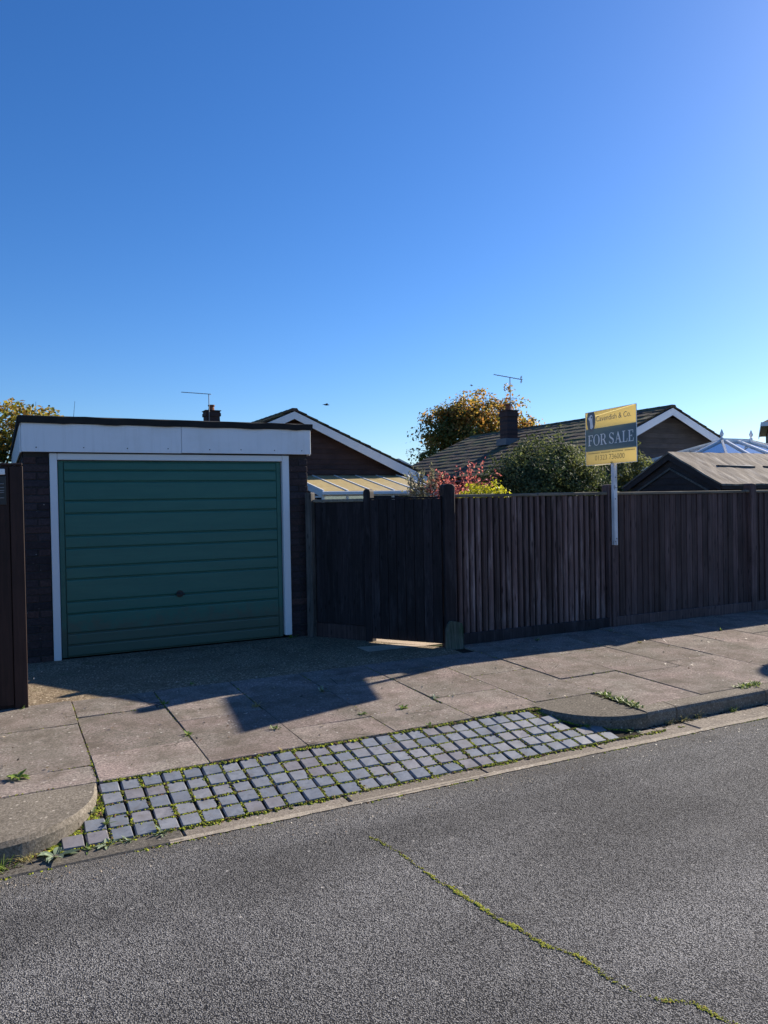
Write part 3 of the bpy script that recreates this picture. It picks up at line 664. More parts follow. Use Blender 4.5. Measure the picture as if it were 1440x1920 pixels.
# gate and side panel along the diagonal to the garage corner
GA, GB = Vector((4.092, 6.822)), Vector((3.605, 7.490)); gd = (GB-GA); gl = gd.length; ga = math.atan2(gd.y, gd.x)
gate = thing('garden_gate', ((GA.x+GB.x)/2, (GA.y+GB.y)/2, 0), 'closed dark board gate with sunlight showing under its bottom edge', 'gate')
nb = 8; pw = gl/nb
mes = []
for i in range(nb):
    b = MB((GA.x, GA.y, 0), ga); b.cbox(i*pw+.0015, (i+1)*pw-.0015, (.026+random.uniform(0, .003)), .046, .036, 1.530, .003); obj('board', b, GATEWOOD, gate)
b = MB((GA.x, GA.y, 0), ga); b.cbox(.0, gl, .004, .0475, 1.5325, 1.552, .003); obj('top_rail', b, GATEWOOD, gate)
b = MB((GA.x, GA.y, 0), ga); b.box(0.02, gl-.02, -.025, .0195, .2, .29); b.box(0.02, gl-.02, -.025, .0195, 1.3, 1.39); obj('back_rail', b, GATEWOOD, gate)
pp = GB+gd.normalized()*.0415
b = MB((GA.x, GA.y, 0), ga); b.box(.004, gl-.004, .020, .0255, .038, 1.528); obj('light_stop_board', b, GATEWOOD, gate)  # added behind the gate boards so no sun shows through the slits
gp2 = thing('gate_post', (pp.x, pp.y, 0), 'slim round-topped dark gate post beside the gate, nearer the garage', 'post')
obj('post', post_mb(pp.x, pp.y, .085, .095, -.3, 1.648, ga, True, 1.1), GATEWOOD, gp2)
SA = GB+gd.normalized()*.082; SB = Vector((3.150, 8.165)); sdv = SB-SA; sl = sdv.length; sa = math.atan2(sdv.y, sdv.x)
side = thing('side_fence', ((SA.x+SB.x)/2, (SA.y+SB.y)/2, 0), 'short dark fence panel between the garage corner and the gate', 'fence')
nb = 9; pw = (sl-.09)/nb
for i in range(nb):
    b = MB((SA.x, SA.y, 0), sa); t = random.uniform(0, .006); b.prism([(i*pw, -.01), ((i+1)*pw+.004, -.01), ((i+1)*pw+.004, .012+t), (i*pw+.002, .003+t), (i*pw, -.002)], .165, 1.510, 'z'); obj('board', b, GATEWOOD, side)
b = MB((SA.x, SA.y, 0), sa); b.cbox(-.01, sl-.06, -.03, .034, 1.513, 1.545, .005); obj('cap_rail', b, CAPWOOD, side)
b = MB((SA.x, SA.y, 0), sa); b.cbox(-.02, sl-.06, -.018, .012, -.06, .158, .005); obj('gravel_board', b, FENCE2, side)
b = MB((SA.x, SA.y, 0), sa); b.box(-.02, sl-.03, -.028, -.0105, .10, 1.512); obj('light_stop_board', b, GATEWOOD, side)  # added sheet keeps sunlight from leaking between the side boards
b = MB((SA.x, SA.y, 0), sa); b.box(sl-.06, sl+.14, -.05, -.029, -.1, 1.55); obj('light_stop_board', b, GATEWOOD, side)  # added to block the sun streak between side fence and garage
obj('fence_post', post_mb(SB.x-.012, SB.y-.035, .085, .085, -.2, 1.625, sa, False), GREYWOOD, side)
# brown timber panel at the left edge
lp = thing('timber_panel', (-.4, 6.44, 0), 'brown timber panel with a small white plate at the left edge, before the garage', 'gate')
for xa, xb, yy in ((-.90, -.66, 0), (-.655, -.41, .002), (-.405, -.165, 0), (-.16, .072, .003), (.076, .168, -.004)):
    b = MB(); b.cbox(xa, xb, 6.436+yy, 6.470, (.02 if xb < .15 else -.05), 1.828, .004); obj('board', b, PANELW, lp)
b = MB(); b.cbox(-.9, .165, 6.425, 6.480, 1.8305, 1.850, .004); obj('top_rail', b, PANELW, lp)
b = MB(); b.box(-.9, .12, 6.4705, 6.474, -.04, 1.82); obj('light_stop_board', b, PANELW, lp)  # sheet added at the back to shut out light between the boards
b = MB(); b.box(-.9, .15, 6.475, 6.52, .15, .25); b.box(-.9, .15, 6.475, 6.52, 1.5, 1.6); obj('back_rail', b, PANELW, lp)
b = MB(); b.cbox(-.10, .046, 6.424, 6.436, 1.762, 1.806, .004); obj('white_plate', b, UPVC, lp)
b = MB(); b.cbox(-.12, .052, 6.428, 6.437, 1.535, 1.752, .003); pl = obj('dark_plate', b, DARKMETAL, lp)
for z in (1.585, 1.625, 1.640, 1.662, 1.690):
    b = MB(); b.cbox(-.09, .038, 6.421, 6.429, z, z+.007, .002); obj('bar', b, METAL, pl)

# ------------------------------------------------------------------ for-sale board
sgn = thing('for_sale_sign', (6.35, 6.775, 0), 'yellow and grey FOR SALE board on a white pole against the fence', 'sign')
b = MB(); b.cbox(6.352, 6.402, 6.748, 6.798, .955, 1.925, .004); pole = obj('pole', b, POLEW, sgn)
for z, x in ((1.0, 6.364), (1.03, 6.381), (1.49, 6.367), (1.62, 6.379), (1.74, 6.374)):
    b = MB(); b.tube((x, 6.744, z), (x, 6.75, z), .006, n=7); obj('screw', b, DARKMETAL, pole)
b = MB(); b.cbox(6.345, 6.410, 6.780, 6.800, -.02, .953, .004); obj('lower_stake', b, FENCE2, sgn)
BU = Vector((-.1065, -.9943, 0)); BN = Vector((-.9943, .1065, 0)); BO = Vector((6.372, 7.275, 1.897)); BW, BH = .946, .642
BO = BO-BN*0.028
def bp(u, v, n=0): p = BO+BU*u+Vector((0, 0, v))+BN*n; return (p.x, p.y, p.z)
def plate(poly, n0, n1, mat, name, parent):
    m = len(poly); b = MB(); b.add([bp(u, v, n0) for u, v in poly]+[bp(u, v, n1) for u, v in poly], [tuple(range(m-1, -1, -1)), tuple(range(m, 2*m))]+[(i, (i+1) % m, m+(i+1) % m, m+i) for i in range(m)])
    return obj(name, b, mat, parent)
rect = lambda a, b_, c_, d: [(a, c_), (b_, c_), (b_, d), (a, d)]
b = MB()
for (u0, u1, v0, v1) in ((0, BW, 0, .005), (0, BW, BH-.005, BH), (0, .005, .0051, BH-.0051), (BW-.005, BW, .0051, BH-.0051)):
    k = [bp(u, v, n_) for n_ in (-.004, .0015) for u, v in ((u0, v0), (u1, v0), (u1, v1), (u0, v1))]
    b.add(k, [(3, 2, 1, 0), (4, 5, 6, 7), (0, 1, 5, 4), (1, 2, 6, 5), (2, 3, 7, 6), (3, 0, 4, 7)])
board = obj('board_panel', b, UPVC, sgn)
b = MB(); b.add([bp(.006, BH-.0005, -.005), bp(BW-.006, BH-.0005, -.005), bp(.006, BH-.0005, -.124)], [(0, 1, 2)]); b.add([bp(.0035, .006, -.0045), bp(.0035, BH-.001, -.0045), bp(.0035, BH-.001, -.124), bp(.0035, .006, -.124)], [(0, 1, 2, 3)]); obj('sun_stop', b, UPVC, board)  # hidden pieces added to keep direct sun out of the open V
def face_sheet(poly, n0, mat, name, parent):        # printed face of the thin translucent corrugated plastic
    b = MB(); b.add([bp(p[0], p[1], p[2] if len(p) > 2 else n0) for p in poly], [tuple(range(len(poly)))]); return obj(name, b, mat, parent)
face_sheet(rect(.005, BW-.005, .005, .1664), 0, YELLOW, 'yellow_band', board)
face_sheet(rect(.005, BW-.005, .4366, BH-.005), 0, YELLOW, 'yellow_band', board)
face_sheet(rect(.005, BW-.005, .1664, .4366), 0, SLATE, 'slate_band', board)
for v0_, v1_, m_ in ((.003, .1664, YELLOW), (.1665, .4365, SLATE), (.4366, BH-.003, YELLOW)): face_sheet([(.003, v0_, -.125), (BW-.004, v0_, -.006), (BW-.004, v1_, -.006), (.003, v1_, -.125)], 0, m_, 'back_sheet', board)
# serif capitals from strokes
def glyph_polys(ch):
    def ell(cx_, cy_, rx, ry, a0, a1, t0, t1, n=22):
        """arc band, thickness swelling from t1 (top/bottom) to t0 (sides)"""
        out = []
        for i in range(n):
            qs = []
            for a in (a0+(a1-a0)*i/n, a0+(a1-a0)*(i+1)/n):
                th = t1+(t0-t1)*abs(math.cos(a))**1.5
                qs.append(((cx_+rx*math.cos(a), cy_+ry*math.sin(a)), (cx_+(rx-th)*math.cos(a), cy_+(ry-t1)*math.sin(a))))
            out.append([qs[0][0], qs[1][0], qs[1][1], qs[0][1]])
        return out
    S = .15; T = .055; pi = math.pi
    r = rect
    if ch == 'F': return [r(.12, .12+S, 0, 1), r(.02, .40, 0, T), r(.02, .68, 1-T, 1), r(.12, .52, .47, .47+T), [(.68, 1), (.63, 1), (.60, .78), (.68, .74)], [(.52, .38), (.52, .60), (.47, .55), (.47, .43)]]
    if ch == 'O': return ell(.45, .5, .43, .52, 0, 2*pi, .16, T, 40)
    if ch == 'R': return [r(.12, .12+S, 0, 1), r(.02, .40, 0, T), r(.02, .44, 1-T, 1), r(.12, .46, .46, .46+T)]+ell(.43, .74, .30, .275, -pi/2, pi/2, .15, T)+[[(.40, .48), (.55, .48), (.80, .05), (.64, .02)], r(.62, .90, 0, T)]
    if ch == 'S': return ell(.36, .745, .29, .27, pi*.12, pi*1.28, .13, T)+[[(.10, .58), (.20, .70), (.62, .42), (.56, .28)]]+ell(.36, .265, .30, .285, -pi*.88, pi*.28, .14, T)+[[(.62, 1.0), (.66, 1.0), (.66, .72), (.61, .74)], [(.05, 0), (.09, 0), (.10, .26), (.05, .30)]]
    if ch == 'A': return [[(.14, .02), (.20, .02), (.48, .86), (.44, 1.02)], [(.44, 1.02), (.50, 1.02), (.84, .02), (.66, .02), (.42, .84)], r(.24, .64, .32, .32+T), r(.02, .32, 0, T), r(.56, .95, 0, T)]
    if ch == 'L': return [r(.12, .12+S, 0, 1), r(.02, .62, 0, T), r(.02, .40, 1-T, 1), [(.62, 0), (.68, .30), (.62, .30), (.56, .05)]]
    if ch == 'E': return [r(.12, .12+S, 0, 1), r(.02, .66, 0, T), r(.02, .64, 1-T, 1), r(.12, .50, .48, .48+T), [(.66, 0), (.71, .29), (.65, .29), (.60, .05)], [(.64, 1), (.59, 1), (.57, .76), (.64, .73)], [(.50, .38), (.50, .62), (.45, .57), (.45, .43)]]
def ccw(p):
    a = sum(p[i][0]*p[(i+1) % len(p)][1]-p[(i+1) % len(p)][0]*p[i][1] for i in range(len(p))); return p if a > 0 else p[::-1]
adv = {'F': .74, 'O': .94, 'R': .90, 'S': .74, 'A': .96, 'L': .72, 'E': .76, ' ': .24}
def serif_text(txt, u0, u1, v0, h, mat, parent, n0):
    tot = sum(adv[c_] for c_ in txt); k = (u1-u0)/tot; x = u0; b = MB(); j = 0
    for c_ in txt:
        if c_ != ' ':
            for p in glyph_polys(c_):
                j += 1; d = n0+j*2e-6
                pts = [bp(x+px*k, v0+py*h, d) for px, py in ccw(p)]; b.add(pts, [tuple(range(len(pts)))])
        x += adv[c_]*k
    return obj('lettering', b, mat, parent)
serif_text('FOR SALE', .050, .905, .234, .127, LETTERW, board, .0014)
def font_text(txt, u0, u1, v0, h, mat, parent, n0):
    cu = bpy.data.curves.new('lettering', 'FONT'); cu.body = txt; cu.size = 1.0; cu.resolution_u = 3
    t = bpy.data.objects.new('lettering_source', cu); col.objects.link(t); bpy.context.view_layer.update()
    me0 = bpy.data.meshes.new_from_object(t.evaluated_get(bpy.context.evaluated_depsgraph_get()))
    xs_ = [v.co.x for v in me0.vertices]; w0, w1 = min(xs_), max(xs_)
    cap = 0.70; b = MB()
    b.add([bp(u0+(v.co.x-w0)/(w1-w0)*(u1-u0), v0+v.co.y/cap*h, n0) for v in me0.vertices], [tuple(p.vertices) for p in me0.polygons])
    bpy.data.objects.remove(t); bpy.data.meshes.remove(me0); o = obj('lettering', b, mat, parent); o['kind'] = 'stuff'; return o
font_text('Cavendish & Co.', .215, .855, .515, .062, LETTERG, board, .0014)
font_text('01323 736000', .185, .735, .055, .060, LETTERO, board, .0014)
b = MB()
for i in range(34):
    u = .05+i*.0255
    if i not in (9, 17, 26): b.add([bp(u, .136, .0014), bp(u+.02, .136, .0014), bp(u+.02, .146, .0014), bp(u, .146, .0014)], [(0, 1, 2, 3)])
obj('small_print', b, LETTERO, board)
el = [(.118+.085*math.cos(t), .535+.135*math.sin(t)) for t in [2*math.pi*i/28 for i in range(28)]]
el = [(u, min(v, BH-.006)) for u, v in el]
plate(el, .0009, .0018, LETTERG, 'emblem_oval', board)
beast = [(.100, .445), (.098, .50), (.088, .535), (.068, .555), (.062, .572), (.080, .580), (.098, .598), (.122, .606), (.140, .600), (.150, .580), (.146, .545), (.150, .50), (.160, .455), (.13, .432)]
b = MB(); b.add([bp(u, v, .0024) for u, v in ccw(beast)], [tuple(range(len(beast)))]); obj('emblem', b, LETTERW, board)
b = MB(); b.add([bp(u, v, .0028) for u, v in ccw([(.112, .575), (.135, .588), (.146, .572), (.132, .560)])], [(0, 1, 2, 3)]); obj('emblem_ear', b, LETTERG, board)

# ------------------------------------------------------------------ houses behind
def tile_slope(name, house, xe, ze, xr, zr, y0, y1, gauge=.335, tw=.33, over=.05):
    """courses of interlocking tiles on a slope whose eave (xe, ze) and ridge (xr, zr) run along Y"""
    L = math.hypot(xr-xe, zr-ze); ux, uz = (xr-xe)/L, (zr-ze)/L; nx, nz = -uz*(1 if xr > xe else -1)*1.0, abs(ux)
    if xr < xe: nx = uz
    b = MB(); n = int(L/gauge); g_ = L/n
    for i in range(n):
        y = y0-over; k = 0
        a0 = i*g_-.03; a1 = (i+1)*g_+.05
        while y < y1+over-.05:
            t = random.uniform(-.006, .006); lo = .034+t; hi = .016
            ya, yb = y+.004, min(y+tw-.004, y1+over)
            c = []
            for a, h in ((a0, lo), (a1, hi)):
                for yy, hh in ((ya, 0), (yb, 0)):
                    c.append((xe+ux*a+nx*(h-.02), yy, ze+uz*a+nz*(h-.02))); c.append((xe+ux*a+nx*(h+.018), yy, ze+uz*a+nz*(h+.018)))
            b.add(c, [(1, 3, 7, 5), (0, 1, 5, 4), (3, 2, 6, 7), (0, 2, 3, 1), (4, 5, 7, 6), (0, 4, 6, 2)])
            y += tw
    o = obj(name, b, TILES, house); o['kind'] = 'stuff'; return o
def bungalow(name, label, apx, zr, half, ze, y0, y1, clad, wallmat):
    h = thing(name, (apx, y0, 0), label, 'house')
    pitch_ = (zr-ze)/half; w_ = half-.35
    zf = lambda x: zr-.12-abs(x-apx)*pitch_
    b = MB(); b.box(apx-w_, apx+w_, y0+.06, y1, -.2, 2.0)
    b.prism([(apx-w_, 2.0), (apx+w_, 2.0), (apx+w_, zf(apx+w_)-.06), (apx, zf(apx)-.08), (apx-w_, zf(apx-w_)-.06)], y0+.06, y1, 'y'); obj('wall', b, wallmat, h)
    z = 2.02
    while z < zr-.25:
        z1 = z+.148
        e0 = min(w_, (zr-.14-z)/pitch_); e1 = min(w_, (zr-.14-z1)/pitch_)
        if e1 < .1: break
        b = MB(); b.add([(apx-e0, y0+.018, z), (apx+e0, y0+.018, z), (apx+e1, y0+.040, z1), (apx-e1, y0+.040, z1), (apx-e0, y0+.06, z), (apx+e0, y0+.06, z), (apx+e1, y0+.06, z1), (apx-e1, y0+.06, z1)],
                        [(0, 1, 2, 3), (5, 4, 7, 6), (4, 5, 1, 0), (3, 2, 6, 7), (1, 5, 6, 2), (4, 0, 3, 7)])
        obj('cladding_board', b, clad, h); z = z1-.004
    bw = .17
    for sg in (-1, 1):
        t = pitch_; x1 = apx+sg*(half+.05)
        b = MB(); pl_ = [(apx, zr-.06), (x1, zr-.06-(half+.05)*t), (x1, zr-.06-(half+.05)*t-bw*.75), (x1-sg*.35, zr-.06-(half-.05)*t-bw*1.0), (apx, zr-.06-bw-.03)]
        if sg < 0: pl_ = pl_[::-1]
        b.prism(pl_, y0-.27, y0-.245, 'y'); obj('barge_board', b, WHITE, h)
        b = MB(); pl2 = [(apx, zr-.04), (x1, zr-.04-(half+.05)*t), (x1, zr-.08-(half+.05)*t), (apx, zr-.08)]
        if sg < 0: pl2 = pl2[::-1]
        b.prism(pl2, y0-.243, y1+.05, 'y'); obj('roof_deck', b, DARKMETAL, h)
        tile_slope('roof_tiles', h, x1+sg*.06, zr-.03-(half+.11)*t, apx, zr-.02, y0-.22, y1)
        b = MB(); b.tube((x1+sg*.04, y0-.1, zr-.17-(half+.05)*t), (x1+sg*.04, y1, zr-.17-(half+.05)*t), .055, n=8); obj('gutter', b, DARKMETAL, h)
    b = MB(); y = y0-.29
    while y < y1+.05:
        b.add([(apx-.13, y, zr-.055), (apx-.07, y, zr+.03), (apx+.07, y, zr+.03), (apx+.13, y, zr-.055), (apx-.13, y+.44, zr-.055), (apx-.07, y+.44, zr+.02), (apx+.07, y+.44, zr+.02), (apx+.13, y+.44, zr-.055)],
              [(0, 1, 5, 4), (1, 2, 6, 5), (2, 3, 7, 6), (3, 2, 1, 0), (4, 5, 6, 7)]); y += .45
    obj('ridge_tiles', b, TILES, h); return h
H1 = bungalow('bungalow', 'bungalow with brown clad gable and plain white bargeboards behind the garage', 7.22, 4.06, 4.05, 2.30, 20.0, 31.0, CLAD, BRICK)
H2 = bungalow('bungalow', 'bungalow with mossy tiled roof and grey-brown gable behind the shed', 17.03, 4.06, 4.1, 2.28, 16.0, 26.0, CLADG, BRICK)
def chimney(h, x, y, z0, z1, wd, pot=True):
    b = MB(); b.box(x-wd/2, x+wd/2, y-wd/2, y+wd/2, z0, z1-.22); b.box(x-wd/2-.035, x+wd/2+.035, y-wd/2-.035, y+wd/2+.035, z1-.22, z1-.10); b.box(x-wd/2-.012, x+wd/2+.012, y-wd/2-.012, y+wd/2+.012, z1-.10, z1-.03)
    b.box(x-wd/2-.045, x+wd/2+.045, y-wd/2-.045, y+wd/2+.045, z1-.028, z1)
    c = obj('chimney', b, BRICK, h)
    for k in range(int((z1-.25-z0)/.15)):
        b = MB(); e = .004; b.box(x-wd/2-e, x+wd/2+e, y-wd/2-e, y+wd/2+e, z0+k*.15+.01, z0+k*.15+.075); obj('brick_course', b, BRICK, c)
    b = MB(); b.lathe((x, y, z1), [(.13, 0), (.115, .06), (.10, .16), (.13, .17), (.13, .22), (.09, .22)], 12); obj('pot', b, CLAY, c)
    b = MB(); b.box(x-wd/2-.13, x+wd/2+.03, y-wd/2-.10, y+wd/2+.05, z0-.02, z0+.20); obj('flashing', b, LEAD, c)
    return c
chimney(H2, 15.53, 21.45, 3.36, 4.52, .42); chimney(H1, 7.22, 28.75, 4.0, 5.04, .50)
# aerials
def aerial(x, y, z0, z1, boom_dir, L0, L1, nel, elen, label, loc_label, extra=False):
    t = thing('aerial', (x, y, z0), label, 'aerial')
    b = MB(); b.tube((x, y, z0), (x, y, z1), .016, n=6); obj('mast', b, METAL, t)
    d = Vector(boom_dir).normalized(); q = Vector((-d.y, d.x, 0)); q.normalize()
    p = lambda s_: Vector((x, y, z1))+d*s_
    b = MB(); b.tube(p(-L0), p(L1), .013, n=6); obj('boom', b, METAL, t)
    for i in range(nel):
        s_ = -L0+(L0+L1)*i/(nel-1); c = p(s_); e = elen*(1 if i < nel-1 else 1.5)
        b = MB(); b.tube(c-q*e, c+q*e, .006, n=5); obj('element', b, METAL, t)
    if extra:
        c = p(L1*.92); b = MB()
        for dz in (-.09, -.045, .045, .09): b.tube(c-q*.17+Vector((0, 0, dz)), c+q*.17+Vector((0, 0, dz)), .008, n=5)
        b.tube(c+Vector((0, 0, -.12)), c+Vector((0, 0, .12)), .012, n=5); obj('reflector', b, METAL, t)
        b = MB(); zz = z0+(z1-z0)*.35
        for dz in (-.08, .08):
            ring = [Vector((x+.22*math.cos(a)*rt.x, y+.22*math.cos(a)*rt.y+.08*math.sin(a), zz+dz+.03*math.sin(a))) for a in [2*math.pi*i/14 for i in range(15)]]
            for a_, c_ in zip(ring[:-1], ring[1:]): b.tube(a_, c_, .008, n=4, cap=False)
        obj('folded_dipole', b, METAL, t)
    return t
aerial(15.50, 21.30, 4.40, 5.62, (rt.x*1.0, rt.y*1.0, -.20), .55, .42, 8, .10, 'grey television aerial with two arrays on the mossy house chimney', '', True)
aerial(7.05, 28.42, 4.1, 5.62, (rt.x, rt.y, -.09), 1.02, .08, 9, .05, 'thin television aerial with one long boom beside the chimney behind the garage', '')

# lean-to with yellowed plastic roof against the first bungalow
lt = thing('lean_to', (8.8, 18.8, 0), 'white framed lean-to with yellowed translucent roof panels beside the gable', 'conservatory')
LX0, LX1, LY0, LY1, LZ0, LZ1 = 7.14, 10.42, 17.6, 19.96, 1.80, 2.27
nr = 5; pw = (LX1-LX0)/nr; sl_ = (LZ1-LZ0)/(LY1-LY0)
for i in range(nr):
    b = MB(); xa, xb = LX0+i*pw+.02, LX0+(i+1)*pw-.02; b.add([(xa, LY0, LZ0), (xb, LY0, LZ0), (xb, LY1, LZ1), (xa, LY1, LZ1), (xa, LY0, LZ0-.016), (xb, LY0, LZ0-.016), (xb, LY1, LZ1-.016), (xa, LY1, LZ1-.016)], [(0, 1, 2, 3), (7, 6, 5, 4), (0, 4, 5, 1), (1, 5, 6, 2), (2, 6, 7, 3), (3, 7, 4, 0)]); obj('roof_panel', b, POLY, lt)
for i in range(nr+1):
    x = LX0+i*pw; hh = .018 if 0 < i < nr else .03; b = MB()
    b.add([(x-.02, LY0-.02, LZ0-.03), (x+.02, LY0-.02, LZ0-.03), (x+.02, LY1, LZ1-.03), (x-.02, LY1, LZ1-.03), (x-.02, LY0-.02, LZ0+hh), (x+.02, LY0-.02, LZ0+hh), (x+.02, LY1, LZ1+hh), (x-.02, LY1, LZ1+hh)], [(3, 2, 1, 0), (4, 5, 6, 7), (0, 1, 5, 4), (1, 2, 6, 5), (2, 3, 7, 6), (3, 0, 4, 7)]); obj('glazing_bar', b, UPVC, lt)
b = MB(); b.cbox(LX0-.06, LX1+.06, LY0-.11, LY0-.015, LZ0-.10, LZ0-.01, .012); obj('gutter', b, UPVC, lt)
b = MB(); b.prism([(LY0, LZ0-.15), (LY0, LZ0-.03), (LY1, LZ1-.03), (LY1, LZ1-.15)][::-1], LX0-.03, LX0+.0, 'x'); obj('barge_board', b, UPVC, lt)
for i in range(nr+1):
    x = LX0+.02+i*(LX1-LX0-.04)/nr; b = MB(); b.cbox(x-.03, x+.03, LY0+.02, LY0+.08, 0, LZ0-.10, .004); obj('frame_post', b, UPVC, lt)
    if i < nr:
        x2 = x+(LX1-LX0-.04)/nr; b = MB(); b.box(x+.031, x2-.031, LY0+.045, LY0+.055, .75, LZ0-.135); wn = obj('window', b, GLASS, lt)
        b = MB(); b.cbox(x+.031, x2-.031, LY0+.025, LY0+.075, LZ0-.135, LZ0-.101, .004); b.cbox(x+.031, x2-.031, LY0+.025, LY0+.075, .70, .749, .004); b.box(x+.031, x2-.031, LY0+.03, LY0+.07, 0, .70); obj('window_frame', b, UPVC, wn)
for y in (LY0+.8, LY0+1.6):
    b = MB(); b.cbox(LX0, LX0+.05, y-.03, y+.03, 0, LZ0+(y-LY0)*sl_-.15, .004); obj('frame_post', b, UPVC, lt)
b = MB(); b.box(LX0+.02, LX0+.03, LY0+.09, LY1, .75, LZ0-.16); obj('window', b, GLASS, lt)
b = MB(); b.box(LX0, LX0+.05, LY0+.09, LY1, 0, .74); b.cbox(LX0, LX0+.05, LY0+.09, LY1, LZ0-.16, LZ0-.11, .004); obj('side_wall', b, UPVC, lt)

# shed
sh = thing('shed', (13.5, 11.2, 0), 'weathered dark board shed with a pale felt roof behind the fence', 'shed')
SX0, SX1, SY0, SYM, SY1, SZE, SZR = 12.0, 15.2, 9.99, 11.22, 12.43, 1.735, 2.385
zt = lambda y: SZR-abs(y-SYM)/(SYM-SY0)*(SZR-SZE)
b = MB(); b.box(SX0+.09, SX1-.09, SY0+.16, SY1-.16, -.1, zt(SY0+.16)-.06); obj('wall', b, SHEDW, sh)
z = .0
while z < SZR-.12:
    z1 = z+.125; e0 = min(1.08, (SZR-.03-z)/(SZR-SZE)*(SYM-SY0)); e1 = min(1.08, (SZR-.03-z1)/(SZR-SZE)*(SYM-SY0))
    if e1 > .05:
        b = MB(); X = SX0+.065
        b.add([(X-.012, SYM+e0, z), (X-.012, SYM-e0, z), (X+.004, SYM-e1, z1), (X+.004, SYM+e1, z1), (X+.03, SYM+e0, z), (X+.03, SYM-e0, z), (X+.03, SYM-e1, z1), (X+.03, SYM+e1, z1)], [(0, 1, 2, 3), (5, 4, 7, 6), (4, 5, 1, 0), (3, 2, 6, 7), (1, 5, 6, 2), (4, 0, 3, 7)]); obj('board', b, SHEDW, sh)
        b = MB(); b.box(SX0+.09, SX1-.09, SY0+.145, SY0+.162, z, z1-.006)
        if z1 < SZE: obj('board', b, SHEDW, sh)
    z = z1
for sg in (-1, 1):
    ye = SYM+sg*(SYM-SY0); b = MB(); pl_ = [(SYM, SZR-.02), (ye, SZE-.02), (ye, SZE-.14), (SYM, SZR-.15)]
    if sg > 0: pl_ = pl_[::-1]
    b.prism(pl_, SX0-.005, SX0+.018, 'x'); obj('barge_board', b, SHEDW, sh)
    b = MB(); pl2 = [(SYM, SZR-.30), (ye-sg*.12, SZE-.20), (ye-sg*.12, SZE-.24), (SYM, SZR-.345)]
    b.prism(pl2 if sg < 0 else pl2[::-1], SX0+.03, SX0+.05, 'x'); obj('trim_batten', b, GREYWOOD, sh)
    b = MB(); n = 26; m_ = 7; vs = []; fs = []
    for i in range(n+1):
        for j in range(m_+1):
            x = SX0-.02+(SX1-SX0+.06)*i/n; t = j/m_; y = SYM+(ye+sg*.05-SYM)*t; vs.append((x, y, SZR+.012-(SZR-SZE+.025)*t+random.uniform(-.007, .007)))
    for i in range(n):
        for j in range(m_):
            q = (i*(m_+1)+j, (i+1)*(m_+1)+j, (i+1)*(m_+1)+j+1, i*(m_+1)+j+1); fs.append(q if sg > 0 else q[::-1])
    nt_ = len(vs); vs += [(x, y, z-.035) for x, y, z in vs]; fs += [tuple(nt_+k for k in reversed(f)) for f in fs]
    for i in range(n):
        a = i*(m_+1)+m_; c_ = (i+1)*(m_+1)+m_; fs.append((a, c_, c_+nt_, a+nt_)); a = i*(m_+1)
    for j in range(m_): fs.append((j, j+1, j+1+nt_, j+nt_)); k = n*(m_+1)+j; fs.append((k+1, k, k+nt_, k+1+nt_))
    b.add(vs, fs); obj('roof_felt', b, SHEDFELT, sh)
f_ = .42
for xa, xb, t in ((12.72, 13.72, .44), (14.05, 15.2, .46)):
    yy = lambda t_: SYM-(SYM-SY0)*t_; zz_ = lambda t_: SZR+.012-(SZR-SZE+.025)*t_
    b = MB(); b.add([(xa, yy(t), zz_(t)+.015), (xb, yy(t+.05 if xb > 15 else t), zz_(t+.05 if xb > 15 else t)+.015), (xb, yy(t+.09), zz_(t+.09)+.05), (xa, yy(t+.05), zz_(t+.05)+.045), (xa, yy(t), zz_(t)-.01), (xb, yy(t), zz_(t)-.01), (xb, yy(t+.09), zz_(t+.09)+.01), (xa, yy(t+.05), zz_(t+.05)+.01)],
                     [(3, 2, 1, 0), (4, 5, 6, 7), (0, 1, 5, 4), (1, 2, 6, 5), (2, 3, 7, 6), (3, 0, 4, 7)]); obj('batten', b, DARKMETAL, sh)
b = MB(); b.box(SX0+.02, SX1, SY0-.035, SY0+.01, SZE-.11, SZE-.03); obj('eave_board', b, SHEDW, sh)

# glazed hip-roof conservatory beside the second bungalow
cv = thing('conservatory', (17.45, 14.0, 0), 'white hip-roofed glass conservatory with pointed finials behind the shed', 'conservatory')
CR0, CR1, CYR, CZR = Vector((16.90, 14.0, 2.95)), Vector((18.02, 14.0, 2.95)), 14.0, 2.95
cn = [Vector((15.25, 12.45, 2.30)), Vector((19.7, 12.45, 2.30)), Vector((19.7, 15.9, 2.30)), Vector((15.25, 15.9, 2.30))]
def bar(p, q, r_, name='glazing_bar', mat=UPVC):
    b = MB(); d = (q-p).normalized(); a = d.cross(Vector((0, 0, 1))).normalized()*r_; u = Vector((0, 0, r_*1.1))
    vs = [p+a-u, p-a-u, p-a+u, p+a+u, q+a-u, q-a-u, q-a+u, q+a+u]; b.add([tuple(v) for v in vs], [(0, 1, 2, 3), (7, 6, 5, 4), (0, 4, 5, 1), (1, 5, 6, 2), (2, 6, 7, 3), (3, 7, 4, 0)]); return obj(name, b, mat, cv)
bar(CR0, CR1, .045, 'ridge_bar')
def face_panes(tops, bots):
    for i in range(len(bots)-1):
        b = MB(); pts = [bots[i], bots[i+1], tops[i+1], tops[i]]; pts = [tuple(p_-Vector((0, 0, .015))) for p_ in pts]
        if (Vector(pts[2])-Vector(pts[3])).length < 1e-4: pts = pts[:3]
        m_ = len(pts); b.add(pts+[(x, y, z-.014) for x, y, z in pts], [tuple(range(m_)), tuple(range(2*m_-1, m_-1, -1))]+[(i_, m_+i_, m_+(i_+1) % m_, (i_+1) % m_) for i_ in range(m_)]); obj('roof_pane', b, ROOFGLASS, cv)
    for t_, b_ in zip(tops, bots): bar(t_, b_, .028)
